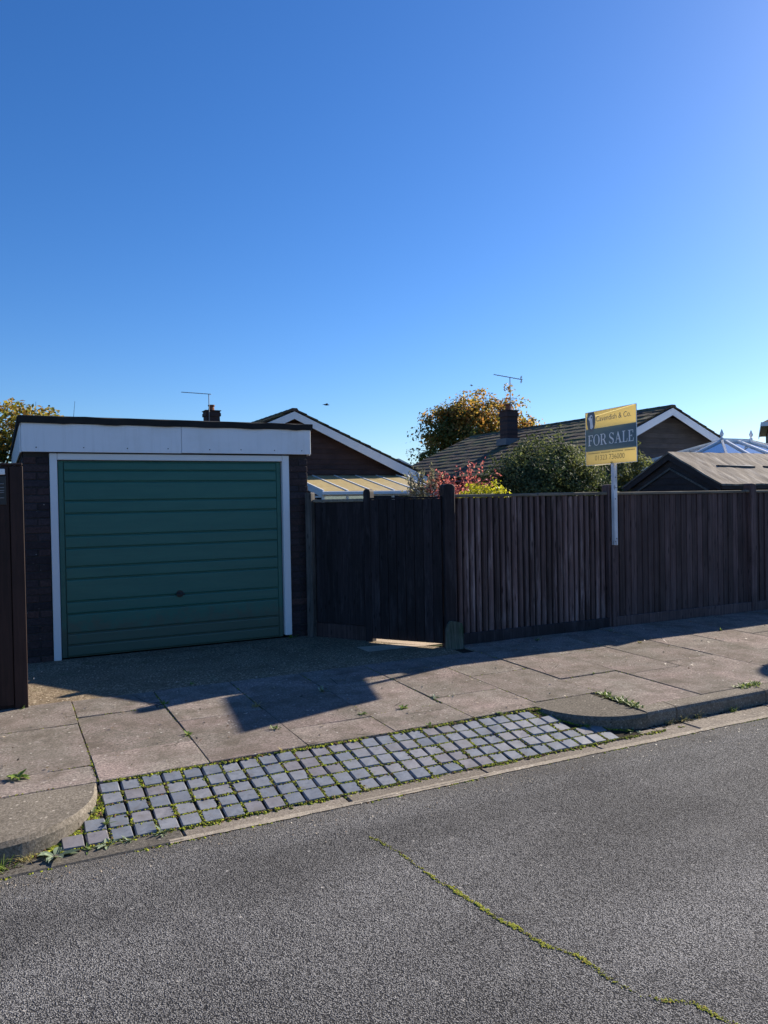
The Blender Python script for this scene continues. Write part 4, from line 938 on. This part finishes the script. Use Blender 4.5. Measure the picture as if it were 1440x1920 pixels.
lerp = lambda a, b_, t: a+(b_-a)*t
for y_side in (0, 1):
    c0, c1 = (cn[0], cn[1]) if y_side == 0 else (cn[3], cn[2])
    face_panes([CR0, CR0+Vector((.1, 0, 0)), lerp(CR0, CR1, .5), CR1-Vector((.1, 0, 0)), CR1], [c0, lerp(c0, c1, .26), lerp(c0, c1, .5), lerp(c0, c1, .74), c1])
face_panes([CR0, CR0, CR0], [cn[3], lerp(cn[3], cn[0], .5), cn[0]]); face_panes([CR1, CR1, CR1], [cn[1], lerp(cn[1], cn[2], .5), cn[2]])
for i in range(4): bar(cn[i]-Vector((0, 0, .05)), cn[(i+1) % 4]-Vector((0, 0, .05)), .05, 'eave_frame')
for p_ in cn+[lerp(cn[0], cn[1], t) for t in (.25, .5, .75)]+[lerp(cn[0], cn[3], .5)]:
    b = MB(); b.cbox(p_.x-.05, p_.x+.05, p_.y-.05, p_.y+.05, 0, 2.24, .004); obj('frame_post', b, UPVC, cv)
for i in range(4):
    p_, q_ = cn[i], cn[(i+1) % 4]; d = (q_-p_); L_ = d.length; b = MB((p_.x, p_.y, 0), math.atan2(d.y, d.x)); b.box(.06, L_-.06, -.04, .04, 0, .6); obj('dwarf_wall', b, BRICK, cv)
    b = MB((p_.x, p_.y, 0), math.atan2(d.y, d.x)); b.box(.06, L_-.06, -.008, .008, .61, 2.2); obj('window', b, GLASS, cv)
for p_ in (CR0, CR1):
    b = MB(); b.lathe((p_.x, p_.y, p_.z+.04), [(.05, 0), (.035, .03), (.02, .05), (.045, .09), (.052, .13), (.03, .19), (.008, .25)], 10); obj('finial', b, UPVC, cv)

# far houses
rh = thing('house', (31.3, 23.4, 0), 'brown house whose dark eave pokes in at the right edge', 'house')
b = MB(); b.box(31.62, 40, 23.72, 32, -.2, 4.74); obj('wall', b, CLADG, rh)
b = MB(); b.add([(31.3, 23.4, 4.78), (40.6, 23.4, 4.78), (40.6, 32.6, 4.78), (31.3, 32.6, 4.78), (34.5, 28, 6.7), (37.5, 28, 6.7)], [(0, 1, 5, 4), (2, 3, 4, 5), (3, 0, 4), (1, 2, 5), (3, 2, 1, 0)]); obj('roof', b, TILES, rh)
b = MB(); b.box(31.28, 40.6, 23.37, 23.395, 4.62, 4.80); b.box(31.27, 31.295, 23.4, 32.6, 4.62, 4.80); b.box(31.3, 40.6, 23.4, 32.6, 4.755, 4.775); obj('fascia', b, WHITE, rh)
b = MB(); b.box(33.0, 34.6, 23.68, 23.71, 3.2, 4.4); wn = obj('window', b, GLASS, rh); b = MB(); b.box(32.93, 34.67, 23.69, 23.74, 3.13, 4.47); obj('window_frame', b, UPVC, wn)
rh.location = (31.02, 23.55, 0); rh.rotation_euler = (0, 0, R(-52.0))
def small_house(label, x0, x1, y0, y1, ze, zr, axis, wallm):
    h = thing('house', ((x0+x1)/2, y0, 0), label, 'house')
    b = MB(); b.box(x0+.2, x1-.2, y0+.2, y1-.2, -.2, ze)
    if axis == 'y': b.prism([(x0+.2, ze), (x1-.2, ze), ((x0+x1)/2, zr-.15)], y0+.2, y1-.2, 'y')
    obj('wall', b, wallm, h)
    if axis == 'y':
        xm = (x0+x1)/2
        for sg, xe in ((-1, x0), (1, x1)):
            b = MB(); pl_ = [(xm, zr), (xe, ze), (xe, ze-.10), (xm, zr-.10)]; b.prism(pl_ if sg > 0 else pl_[::-1], y0, y1, 'y'); obj('roof', b, TILES, h)
            b = MB(); pl_ = [(xm, zr-.02), (xe, ze-.02), (xe, ze-.25), (xm, zr-.25)]; b.prism(pl_ if sg > 0 else pl_[::-1], y0-.04, y0-.01, 'y'); obj('barge_board', b, WHITE, h)
        b = MB(); b.box(xm-.7, xm+.7, y0+.17, y0+.21, 1.0, 2.1); obj('window', b, GLASS, h)
    else:
        ym = (y0+y1)/2; b = MB(); b.prism([(y0, ze), (y1, ze), (ym, zr)], x0, x1, 'x'); obj('roof', b, TILES, h)
        b = MB(); b.box(x0+1, x0+2.2, y0+.17, y0+.21, 1.2, 2.4); obj('window', b, GLASS, h)
    return h
small_house('tiny far white-gabled house seen between the bungalow roof and the oak', 20.4, 27.0, 45, 53, 2.9, 4.35, 'y', RENDERW)
far = small_house('far low house with a mossy ridge above the conservatory roof', 39.5, 46.5, 33, 39, 3.4, 5.12, 'x', CLADG)
b = MB(); b.tube((43.2, 36, 5.0), (43.2, 36, 5.5), .13, n=8); b.tube((43.2, 36, 5.5), (43.2, 36, 5.58), .19, n=8); obj('vent_pipe', b, DARKMETAL, far)

# ------------------------------------------------------------------ trees and shrubs
def limb(b, p, d, L, r, depth, ends, spread=.55, upb=.15):
    p = Vector(p); d = Vector(d).normalized(); q = p+d*L; b.tube(p, q, r, r*.66, 6, False)
    if depth == 0: ends.append(q); return
    for i in range(random.choice((2, 3))):
        nd = (d+Vector((random.gauss(0, spread), random.gauss(0, spread), random.gauss(upb, spread*.6)))).normalized()
        limb(b, q, nd, L*random.uniform(.62, .85), r*.62, depth-1, ends, spread, upb)
def foliage(name, parent, parts, at=None):
    """parts: list of (centres, normals, size, mat, aspect) -> one crown mesh per list entry"""
    for (p, n, size, mat, asp) in parts:
        me = leaf_mesh(name, p, n, size, mat, asp, off=tuple(wl(parent))); o = link(bpy.data.objects.new(name, me), parent, wl(parent)); o['kind'] = 'stuff'
# oak in autumn colour behind the bungalows
ok = thing('oak_tree', (23.6, 36, 0), 'round oak turning orange and brown behind the bungalow chimney', 'tree')
b = MB(); ends = []; b.tube((23.6, 36, -.2), (23.5, 36, 2.2), .32, .24, 9)
for a in range(6): limb(b, (23.5, 36, 2.0+a*.12), (math.cos(a*1.05)*.8, math.sin(a*1.05)*.8, 1.1), 1.2, .13, 3, ends, .42, .2)
obj('trunk', b, BARK, ok)
pr, nr_, _ = clump_points((24.2, 36, 4.9), (3.3, 2.9, 2.5), 230, 46, .50, .6, seed=3)
pl_, nl_, _ = clump_points((22.25, 35.6, 4.0), (2.2, 2.3, 2.6), 160, 46, .50, .5, seed=4)
pt_, ntp, _ = clump_points((22.6, 35.7, 6.0), (1.6, 1.5, 1.1), 52, 46, .42, .35, seed=5)
pe_, ne_, _ = clump_points((26.6, 36, 4.6), (1.9, 1.8, 1.45), 95, 52, .42, .4, seed=6)
foliage('crown', ok, [(pr, nr_, .118, L_OAK, 1.4), (pl_, nl_, .118, L_OAKD, 1.4), (pt_, ntp, .115, L_OAK, 1.4), (pe_, ne_, .115, L_OAK, 1.4)])
# yellowing hedge behind the left panel
hd = thing('hedge', (-1.2, 13.4, 0), 'tall hedge, dark below with yellow autumn top, left of the garage', 'hedge')
b = MB(); tw = MB()
for i in range(11):
    x = -4.2+i*.5; b.tube((x, 13.4, -.1), (x+random.uniform(-.2, .2), 13.4, 2.4), .035, .02, 6)
    for j in range(4):
        xx = x+random.uniform(-.3, .3); h = random.uniform(.0, .35); tw.tube((xx, 13.3, 2.75), (xx+random.uniform(-.1, .1), 13.3, 2.95+h*.8), .006, .003, 4)
obj('stems', b, BARK, hd); obj('twigs', tw, TWIG, hd)
def boxcloud(x0, x1, y0, y1, z0, z1, n, nrm=(0, -.5, .6), top=None):
    p = np.stack([rng.uniform(x0, x1, n), rng.uniform(y0, y1, n), rng.uniform(z0, z1, n)], 1)
    if top: p[:, 2] = z0+(p[:, 2]-z0)*(np.array([top(x) for x in p[:, 0]])-z0)/(z1-z0)
    return p, np.tile(np.array(nrm), (n, 1))+rng.normal(0, .5, (n, 3))
topf = lambda x: 3.07+.10*math.sin(x*3.1)+.06*math.sin(x*9.7)-max(0, x-.5)*.45
p1, n1 = boxcloud(-4.2, .95, 12.9, 14.0, .4, 2.55, 15000, top=lambda x: topf(x)-.38); p2, n2 = boxcloud(-4.2, .93, 12.85, 14.0, 2.42, 3.05, 9000, (0, -.3, .9), topf)
p3, n3 = boxcloud(-4.2, .8, 12.9, 13.9, 2.1, 2.5, 1600)
foliage('leaves', hd, [(p1, n1, .05, L_HEDGE, 1.6), (p2, n2, .05, L_YEL, 1.6), (p3, n3, .05, L_YEL, 1.6)])
bs = thing('bare_shrub', (2.35, 14.6, 0), 'bare twigs just showing over the garage roof', 'shrub')
b = MB()
for i in range(26):
    x = 2.35+random.uniform(-.55, .55); z = random.uniform(2.75, 3.10); b.tube((2.35+random.uniform(-.1, .1), 14.6, -.1), (x, 14.6+random.uniform(-.2, .2), z), .012, .004, 4)
obj('twigs', b, TWIG, bs)
# shrubs over the fence
def shrub(name, label, base, clumps, leafsize, mats, stem_h, seed, asp=1.8, per=40, spread=.22, sprigs=0):
    t = thing(name, base, label, 'shrub'); b = MB(); g_ = random.Random(seed)
    for i in range(7): b.tube((base[0]+g_.uniform(-.15, .15), base[1]+g_.uniform(-.15, .15), -.05), (base[0]+g_.uniform(-.6, .6), base[1]+g_.uniform(-.4, .4), stem_h*g_.uniform(.7, 1)), .022, .008, 6)
    obj('stems', b, BARK, t); parts = []
    for j, (c, r_, n) in enumerate(clumps):
        p_, n_, cc = clump_points(c, r_, n, per, spread, .45, seed=seed+j); parts.append((p_, n_, leafsize, mats[j % len(mats)], asp))
    foliage('leaves', t, parts)
    if sprigs:
        tw = MB(); ps = []
        for i in range(sprigs):
            c, r_, n = clumps[g_.randrange(len(clumps))]; a = g_.uniform(-1, 1)
            p0 = Vector((c[0]+a*r_[0]*.8, c[1]+g_.uniform(-.5, .3)*r_[1], c[2]+r_[2]*.75*math.sqrt(max(0, 1-a*a*.8)))); d = Vector((a*.5+g_.uniform(-.3, .3), g_.uniform(-.4, .2), 1)).normalized(); L_ = g_.uniform(.15, .38)
            tw.tube(p0, p0+d*L_, .006, .003, 4)
            for k in range(16): ps.append(tuple(p0+d*L_*(.1+.9*k/15)+Vector((g_.gauss(0, .022), g_.gauss(0, .022), g_.gauss(0, .015)))))
        obj('twigs', tw, TWIG, t); ps = np.array(ps); foliage('leaves', t, [(ps, rng.normal(0, 1, ps.shape), leafsize, mats[-1], asp)])
    return t
shrub('evergreen_shrub', 'big dark evergreen shrub behind the fence, left of the FOR SALE board', (7.9, 10.0, 0),
      [((7.6, 10.0, 1.35), (.95, .9, .85), 90), ((8.35, 10.2, 1.55), (.85, .8, .80), 80), ((8.0, 10.0, 1.95), (.85, .7, .50), 60), ((8.9, 10.3, 1.35), (.6, .6, .7), 40), ((7.75, 9.9, 1.7), (.9, .7, .62), 60)], .027, [L_DARK, L_DARK, L_OLIVE, L_DARK], 1.7, 21, 2.0, per=120, spread=.20, sprigs=44)
shrub('evergreen_shrub', 'loose olive-green shrub behind the shed, showing right of the FOR SALE board', (12.6, 13.4, 0),
      [((12.15, 13.4, 1.45), (.75, .6, .85), 52), ((13.1, 13.5, 1.55), (.75, .6, .9), 50), ((12.75, 13.4, 2.1), (.85, .5, .48), 36)], .034, [L_DARK, L_OLIVE, L_OLIVE], 1.6, 41, 2.0, per=95, spread=.19, sprigs=22)
shrub('red_shrub', 'pink-red leaved shrub showing over the fence beside the big gate post', (6.05, 9.5, 0),
      [((6.05, 9.5, 1.50), (.42, .4, .32), 26), ((5.72, 9.5, 1.42), (.3, .3, .25), 12)], .024, [L_PINK, L_PINK], 1.5, 61, 2.2, 70, .13, sprigs=24)
shrub('golden_shrub', 'low lime-yellow shrub just topping the fence beside the gate post', (5.78, 8.5, 0),
      [((5.78, 8.5, 1.46), (.37, .34, .30), 60)], .026, [L_LIME], 1.3, 71, 1.4, 44, .085)
shrub('silver_shrub', 'wispy silver-grey shrub showing above the garden gate', (5.33, 9.5, 0),
      [((5.33, 9.5, 1.50), (.25, .25, .22), 15), ((5.45, 9.6, 1.62), (.22, .2, .2), 8)], .030, [L_SILVER, L_SILVER], 1.6, 81, 2.0, 24, .10, sprigs=12)
bird = thing('bird', (10.33, 25.0, 4.94), 'tiny dark bird flying in the blue sky above the gable', 'bird')
b = MB(); x, y, z = 10.33, 25.0, 4.94
prof = [(.004, -.11), (.02, -.06), (.03, 0), (.024, .05), (.014, .09), (.004, .12)]
for (ra, sa_), (rb, sb_) in zip(prof[:-1], prof[1:]): b.tube((x+sa_, y, z), (x+sb_, y, z), ra, rb, 7, False)
for sg in (-1, 1): b.add([(x-.04, y, z+.012), (x+.04, y, z+.012), (x+.03, y+sg*.10, z+.04), (x-.07, y+sg*.20, z+.015), (x-.05, y+sg*.10, z+.035)], [(0, 1, 2, 4), (4, 2, 3)])
b.add([(x-.10, y, z), (x-.16, y-.03, z), (x-.16, y+.03, z)], [(0, 1, 2)]); obj('body', b, DARKMETAL, bird)

# ------------------------------------------------------------------ moss, weeds, litter
def blobs(pts, sizes, mat, name, flat=.6):
    """low lumpy cushions, one octahedron-like lump each, joined into one mesh"""
    base = np.array([(1, 0, 0), (.5, .87, 0), (-.5, .87, 0), (-1, 0, 0), (-.5, -.87, 0), (.5, -.87, 0), (.45, .26, .75), (-.45, .26, .75), (0, -.5, .8)])
    tri = np.array([(0, 1, 6), (1, 2, 6), (2, 7, 6), (2, 3, 7), (3, 4, 7), (4, 8, 7), (4, 5, 8), (5, 0, 8), (0, 6, 8), (6, 7, 8)])
    n = len(pts); P = np.asarray(pts, float); S = np.asarray(sizes, float); a = rng.uniform(0, 6.28, n)
    V = base[None]*rng.uniform(.75, 1.25, (n, 9, 1)); V = V*S[:, None, None]; V[..., 2] *= flat
    ca, sa_ = np.cos(a)[:, None], np.sin(a)[:, None]; x = V[..., 0]*ca-V[..., 1]*sa_; y = V[..., 0]*sa_+V[..., 1]*ca
    V = np.stack([x, y, V[..., 2]], -1)+P[:, None, :]
    F = (tri[None]+(np.arange(n)*9)[:, None, None]).reshape(-1, 3)
    me = bpy.data.meshes.new(name); me.from_pydata(V.reshape(-1, 3).tolist(), [], F.tolist()); me.materials.append(mat)
    o = bpy.data.objects.new(name, me); col.objects.link(o); o['kind'] = 'stuff'; return o
def hash_noise(x, y, s=1.0): return .5+.25*math.sin(x*7.3*s+y*3.1*s+1.3)+.25*math.sin(x*17.1*s-y*13.7*s+.4)
mp, ms_ = [], []
zr_ = lambda y: ramp0[1]+(y-ramp0[0])*math.tan(ramp_ang)
for kind, x, y, z in moss_gaps:
    wet = .35+.65*hash_noise(x, y)
    if kind == 'v':
        for i in range(int(34*wet)):
            yy = y+random.uniform(-.058, .058); mp.append((x+random.gauss(0, .0065), yy, zr_(yy)-.0025)); ms_.append(random.uniform(.0035, .009)*(.7+.5*wet))
    else:
        for i in range(int(80*wet)):
            xx = x+random.uniform(0, PITCH); mp.append((xx, y+random.gauss(0, .0058), zr_(y)-.003)); ms_.append(random.uniform(.0035, .0078)*(.75+.5*wet))
for i in range(1500):               # ragged edge at the top of the ramp and round the quadrants
    x = random.uniform(.5, 3.6); yy = 4.588+random.gauss(0, .009)
    if random.random() < hash_noise(x, 2.0): mp.append((x, yy, gz(yy)-.010)); ms_.append(random.uniform(.006, .014))
for i in range(900):
    t = random.uniform(0.15, 1.5); x = -.15+(.625+random.gauss(0, .014))*math.cos(t); yy = 4.597-(.625+random.gauss(0, .014))*math.sin(t)
    if yy > 4.02 and x < .5: mp.append((x+random.uniform(0, .05), yy, zr_(yy)-.014)); ms_.append(random.uniform(.008, .02))
for i in range(600):
    t = random.uniform(0.1, 1.3); x = 4.15-(.64+random.gauss(0, .01))*math.cos(t)
    yy = 4.712-(.64+random.gauss(0, .01))*math.sin(t)
    if yy > 4.05: mp.append((x, yy, zr_(yy)-.014)); ms_.append(random.uniform(.006, .014))
# joints of the flags
for k, ys in cuts.items():
    if not -2 <= k <= 9: continue
    xv = X0+PW*k
    for i in range(330):
        yy = random.uniform(ys[0], 6.4); pz = hash_noise(xv*1.7, yy*1.3)
        if random.random() < pz**1.5: mp.append((xv+random.gauss(0, .0045), yy, gz(yy)-.004)); ms_.append(random.uniform(.003, .0075))
    for y_ in ys:
        for i in range(70):
            xx = xv+random.uniform(0, PW); pz = hash_noise(xx*2.1+3, y_*2.3)
            if random.random() < pz**2.0: mp.append((xx, y_+random.gauss(0, .0045), gz(y_)-.004)); ms_.append(random.uniform(.003, .0075))
for i in range(1500):               # seam between channel and asphalt, and the toe of the ramp
    x = random.uniform(-.2, 6.0)
    if random.random() < hash_noise(x*.6, 5.0)**2: mp.append((x, 3.866+random.gauss(0, .008), ROADZ)); ms_.append(random.uniform(.004, .010))
    x = random.uniform(.3, 4.4)
    if random.random() < hash_noise(x*1.4, 9.0)**1.5: mp.append((x, 3.998+random.gauss(0, .012), ROADZ+.004)); ms_.append(random.uniform(.006, .015))
dp, ds_ = [], []
for i in range(520):                # soil silted up against the foot of the kerbs
    if i < 330: t = random.uniform(.75, 1.7); r_ = .615+abs(random.gauss(0, .045)); x, y = -.15+r_*math.cos(t), 4.597-r_*math.sin(t)
    else: x, y = random.uniform(3.95, 5.6), 4.11-abs(random.gauss(0, .022))
    dp.append((x, y, ROADZ+.002)); ds_.append(random.uniform(.006, .02))
tag(blobs(dp, ds_, DIRT, 'gutter_soil', .5), 'dark soil silted along the foot of the kerbs', 'soil')
tag(blobs(mp, ms_, MOSS, 'moss', .62), 'yellow-green moss in the joints of the paving and blue bricks', 'moss')
# cracked seam in the asphalt with moss
crack = [(1.615, 3.45), (1.64, 3.39), (1.67, 3.19), (1.68, 2.99), (1.71, 2.80), (1.72, 2.71), (1.74, 2.54), (1.77, 2.42), (1.79, 2.30), (1.85, 2.19), (1.86, 2.10), (1.85, 2.03), (1.88, 1.94), (1.93, 1.86), (2.01, 1.80), (2.02, 1.72), (2.07, 1.6)]
cpt = []; 
for (xa, ya), (xb, yb) in zip(crack[:-1], crack[1:]):
    for i in range(8): t = i/8; cpt.append((xa+(xb-xa)*t+random.gauss(0, .004), ya+(yb-ya)*t))
b = MB(); vs = []; fs = []
for i, (x, y) in enumerate(cpt):
    wdt = .0007+.0016*random.random()*hash_noise(x*3, y*4); vs += [(x-wdt, y, ROADZ+.0035), (x+wdt, y, ROADZ+.0035)]
for i in range(len(cpt)-1): fs.append((2*i+1, 2*i, 2*i+2, 2*i+3))
for k in (14, 30, 47, 66, 88, 104):
    x, y = cpt[k]; sg_ = random.choice((-1, 1)); base = len(vs); L_ = random.randint(4, 9)
    for i in range(L_+1):
        wd_ = .0013*(1-i/L_)+.0003; xx = x+sg_*i*.017+random.gauss(0, .004); yy = y-i*.008+random.gauss(0, .004); vs += [(xx-wd_*.5, yy-wd_, ROADZ+.0036), (xx+wd_*.5, yy+wd_, ROADZ+.0036)]
    for i in range(L_): q = (base+2*i, base+2*i+2, base+2*i+3, base+2*i+1); fs.append(q if sg_ > 0 else q[::-1])
b.add(vs, fs); o = obj('crack', b, DIRT); o['kind'] = 'structure'
cp, cs_ = [], []
for i, (x, y) in enumerate(cpt):
    dens = hash_noise(x*2, y*2.3)**1.6*1.25; gapf = 0.25 if (2.02 > y > 1.88) else 1
    for j in range(int((5+14*dens)*gapf)): cp.append((x+random.gauss(0, .0045), y+random.uniform(-.012, .012), ROADZ+.002)); cs_.append(random.uniform(.002, .005)*(.75+.5*dens))
tag(blobs(cp, cs_, MOSSY, 'crack_moss', .5), 'bright yellow-green moss along the crack in the road', 'moss')

def blade(b, p, d, L, wd, bend, n=4, lobes=False):
    p = Vector(p); d = Vector(d).normalized(); side_ = d.cross(Vector((0, 0, 1))); side_ = side_.normalized() if side_.length > .05 else Vector((1, 0, 0)); vs = []
    for i in range(n+1):
        t = i/n; q = p+d*L*t+Vector((0, 0, -bend*L*t*t)); w_ = wd*(math.sin(math.pi*(.12+.88*t))**.8 if wd > .008 else (1-t*.9))
        if lobes and i % 2: w_ *= .55
        if i == n: w_ = wd*.05
        vs += [tuple(q-side_*w_/2), tuple(q+Vector((0, 0, -w_*.18))), tuple(q+side_*w_/2)]
    fs = []
    for i in range(n): a = 3*i; fs += [(a, a+1, a+4, a+3), (a+1, a+2, a+5, a+4)]
    b.add(vs, fs)
WEEDS = 0
def weed(kind, x, y, z, s, label, mat=None, stretch=None):
    g_ = random.Random(int(x*1000+y*77)); name = {'rosette': 'weed', 'leafy': 'weed', 'grass': 'grass_tuft', 'dry': 'dry_grass_tuft', 'clump': 'weed'}[kind]
    t = thing(name, (x, y, z), label, 'grass tuft' if 'grass' in name else 'weed', 'weeds in the gutter and paving joints'); b = MB()
    if kind == 'rosette':
        for i in range(g_.randint(13, 19)):
            a = g_.uniform(0, 6.28); e = g_.uniform(.15, 1.1); blade(b, (x+.1*s*math.cos(a), y+.1*s*math.sin(a), z+.01*s), (math.cos(a), math.sin(a), e), s*g_.uniform(.6, 1.05), s*g_.uniform(.24, .36), g_.uniform(.2, .6), 6, g_.random() < .6)
    elif kind == 'leafy':
        for i in range(g_.randint(10, 16)):
            a = g_.uniform(0, 6.28); blade(b, (x+g_.uniform(-.2, .2)*s, y+g_.uniform(-.2, .2)*s, z), (math.cos(a), math.sin(a), g_.uniform(.3, 1.6)), s*g_.uniform(.4, 1), s*.17, g_.uniform(.1, .5), 5)
    elif kind in ('grass', 'dry'):
        for i in range(34 if kind == 'grass' else 46):
            a = g_.uniform(0, 6.28); blade(b, (x+g_.gauss(0, .14)*s, y+g_.gauss(0, .07)*s, z), (math.cos(a)*.9, math.sin(a)*.9, g_.uniform(.4, 1.8)), s*g_.uniform(.35, 1.0), .0055 if kind == 'grass' else .004, g_.uniform(.2, .9), 4)
    elif kind == 'clump':
        dx, dy = stretch
        for i in range(130):
            t_ = g_.random(); a = g_.uniform(0, 6.28); blade(b, (x+dx*(t_-.5)+g_.gauss(0, .022), y+dy*(t_-.5)+g_.gauss(0, .022), z-.004), (math.cos(a), math.sin(a), g_.uniform(.4, 1.6)), s*g_.uniform(.35, .9), s*g_.uniform(.12, .26), g_.uniform(.1, .6), 4)
    obj('leaves', b, mat or (L_GRASS if kind == 'grass' else L_DRY if kind == 'dry' else L_WEED), t); return t
P_ = lambda y: gz(y)+.001
G_ = ROADZ+.006
weed('rosette', .06, 4.70+.18, P_(4.88), .085, 'pale spiky weed in the slab joint, left of the blue bricks', L_GRASS)
weed('rosette', .205, 3.985, G_, .115, 'large grey-green rosette at the foot of the left kerb', L_GLAUC)
weed('grass', -.03, 3.95, G_, .20, 'tall green grass tuft at the bottom left kerb edge')
weed('dry', .075, 4.00, G_, .12, 'yellowed grass tuft between the kerb and the large rosette')
weed('rosette', .44, 3.985, G_, .075, 'small pale weed at the toe of the blue bricks, next to the large rosette', L_GLAUC)
weed('leafy', .355, 3.975, G_, .06, 'tiny weed at the toe of the bricks, nearest the large rosette', L_WEED)
weed('leafy', .545, 3.985, G_, .06, 'low weed at the toe of the bricks, third along from the kerb', L_GLAUC)
weed('leafy', .70, 3.99, G_, .07, 'straggly weed by the end of the pale channel edge', L_GLAUC)
weed('leafy', .395, 4.30, zr_(4.30), .075, 'silvery weed beside the rounded left kerb on the bricks', L_GLAUC)
weed('leafy', .455, 4.17, zr_(4.17), .06, 'small weed among the lowest left blue bricks', L_WEED)
weed('leafy', 1.655, 5.02, P_(5.02), .085, 'dark weed at the front edge of the board shadow', L_WEED)
weed('leafy', 2.30, 5.77, P_(5.77), .085, 'grey weed in the shade before the gate', L_GLAUC)
weed('dry', 1.70, 5.62, P_(5.62), .11, 'dry stalks in the middle of the board shadow')
weed('rosette', 2.325, 5.06, P_(5.06), .05, 'pale little weed on the sunny edge beyond the board shadow', L_WEED)
weed('rosette', 2.66, 5.06, P_(5.06), .055, 'pale star-shaped weed in the joint just above the bricks', L_GRASS)
weed('leafy', 1.10, 6.03, P_(6.03), .07, 'small green weed beside the pointed post shadow', L_GRASS)
weed('rosette', 3.02, 5.20, P_(5.20), .05, 'small pale weed at a slab corner right of the star-shaped one', L_GLAUC)
weed('clump', 4.215, 4.45, P_(4.45), .075, 'long low row of weeds along the right quadrant stone joint', L_WEED, (.03, .46))
weed('grass', 3.69, 4.22, zr_(4.22), .07, 'bright green grass sprouting on the last blue bricks')
weed('rosette', 3.98, 4.085, G_, .085, 'dark shaded rosette under the right quadrant stone', L_GLAUC)
for i, (x, s, lab) in enumerate(((4.36, .11, 'sparse dry grass at the kerb foot, nearest the quadrant stone'), (4.50, .15, 'thick dry grass at the kerb foot beside the first kerb joint'), (4.66, .14, 'dry grass tuft at the kerb foot, second kerb stone'))): weed('dry', x, 4.10, G_, s, lab)
weed('grass', 5.02, 4.09, G_, .11, 'green grass tuft at the foot of the farther kerb stone')
weed('clump', 5.42, 4.27, P_(4.27), .07, 'weeds on top of the kerb at the right edge', L_WEED, (.26, .03))
weed('dry', 1.86, 4.0, G_, .055, 'small brown tuft at the toe of the bricks, mid crossover')
weed('leafy', 2.90, 8.19, .0, .10, 'green weed at the foot of the right garage jamb', L_GRASS)
weed('dry', 5.95, 5.98, P_(5.98), .06, 'tiny tuft on the edge of the fence shadow')
weed('leafy', .13, 6.42, P_(6.42), .06, 'small weed where the lit driveway meets the slabs', L_WEED)
weed('leafy', 1.42, 6.52, P_(6.48), .06, 'straggly weed at the back edge of the slabs in the garage shade', L_WEED)
weed('rosette', 1.10, 5.20, P_(5.20), .045, 'small yellow-green weed in the long slab joint above the bricks', L_GRASS)
weed('leafy', 4.62, 5.19, P_(5.19), .04, 'low weed in the mossy cross joint right of the crossover', L_WEED)
weed('leafy', 5.10, 6.60, P_(6.60), .07, 'weed at the foot of the ribbed fence panel', L_GLAUC)
weed('leafy', 6.15, 6.62, P_(6.62), .07, 'weed beside the foot of the sign post', L_GLAUC)
weed('leafy', 7.25, 6.05, P_(6.05), .06, 'weed at the shadow line before the smoother fence panel', L_WEED)
weed('leafy', 2.62, 4.60, P_(4.60), .05, 'weed at the top edge of the blue bricks, mid crossover', L_GRASS)
weed('leafy', 1.55, 4.595, P_(4.6), .045, 'reddish sprawl at the top edge of the bricks near the board shadow', L_DRY)
weed('rosette', 3.20, 4.61, P_(4.61), .05, 'weed at the upper right corner of the blue bricks', L_WEED)
# fallen leaves and bits
n = 520; lp_ = np.stack([rng.uniform(-.4, 8.0, n), rng.uniform(4.7, 7.9, n), np.zeros(n)], 1)
lp_ = np.array([p for p in lp_ if p[1] < 6.7 or p[0] < 3.2]); lp_[:, 2] = [gz(p[1])+.006 for p in lp_]
me = leaf_mesh('fallen_leaves', lp_, np.tile([0, 0, 1.0], (len(lp_), 1)), .014, L_LITTER, 1.6, .35); o = bpy.data.objects.new('fallen_leaves', me); col.objects.link(o); o['kind'] = 'stuff'
tag(o, 'scattered pale leaf litter on the pavement and driveway', 'leaves')
n = 900; gp_ = np.stack([rng.uniform(-.4, 6.5, n), 3.87-np.abs(rng.normal(0, .16, n)), np.full(n, ROADZ+.004)], 1)
me = leaf_mesh('grit', gp_, np.tile([0, 0, 1.0], (n, 1)), .007, L_LITTER, 1.3, .4); o = bpy.data.objects.new('grit', me); col.objects.link(o); o['kind'] = 'stuff'
tag(o, 'loose grit and leaf crumbs along the edge of the road', 'grit')
# unseen disc on a post, added beyond the frame to cast the kerb shadow
st = thing('shadow_caster', (11.1, 5.80, 0), 'unseen disc on a grey post beyond the right edge, added for its shadow', 'sign')
b = MB(); b.tube((11.1, 5.80, -.1), (11.1, 5.80, 2.72), .03, n=10); obj('post', b, METAL, st)
b = MB(); b.prism([(5.80+.18*math.cos(t), 2.52+.18*math.sin(t)) for t in [2*math.pi*i/24 for i in range(24)]], 11.05, 11.06, 'x'); obj('caster_disc', b, METAL, st)
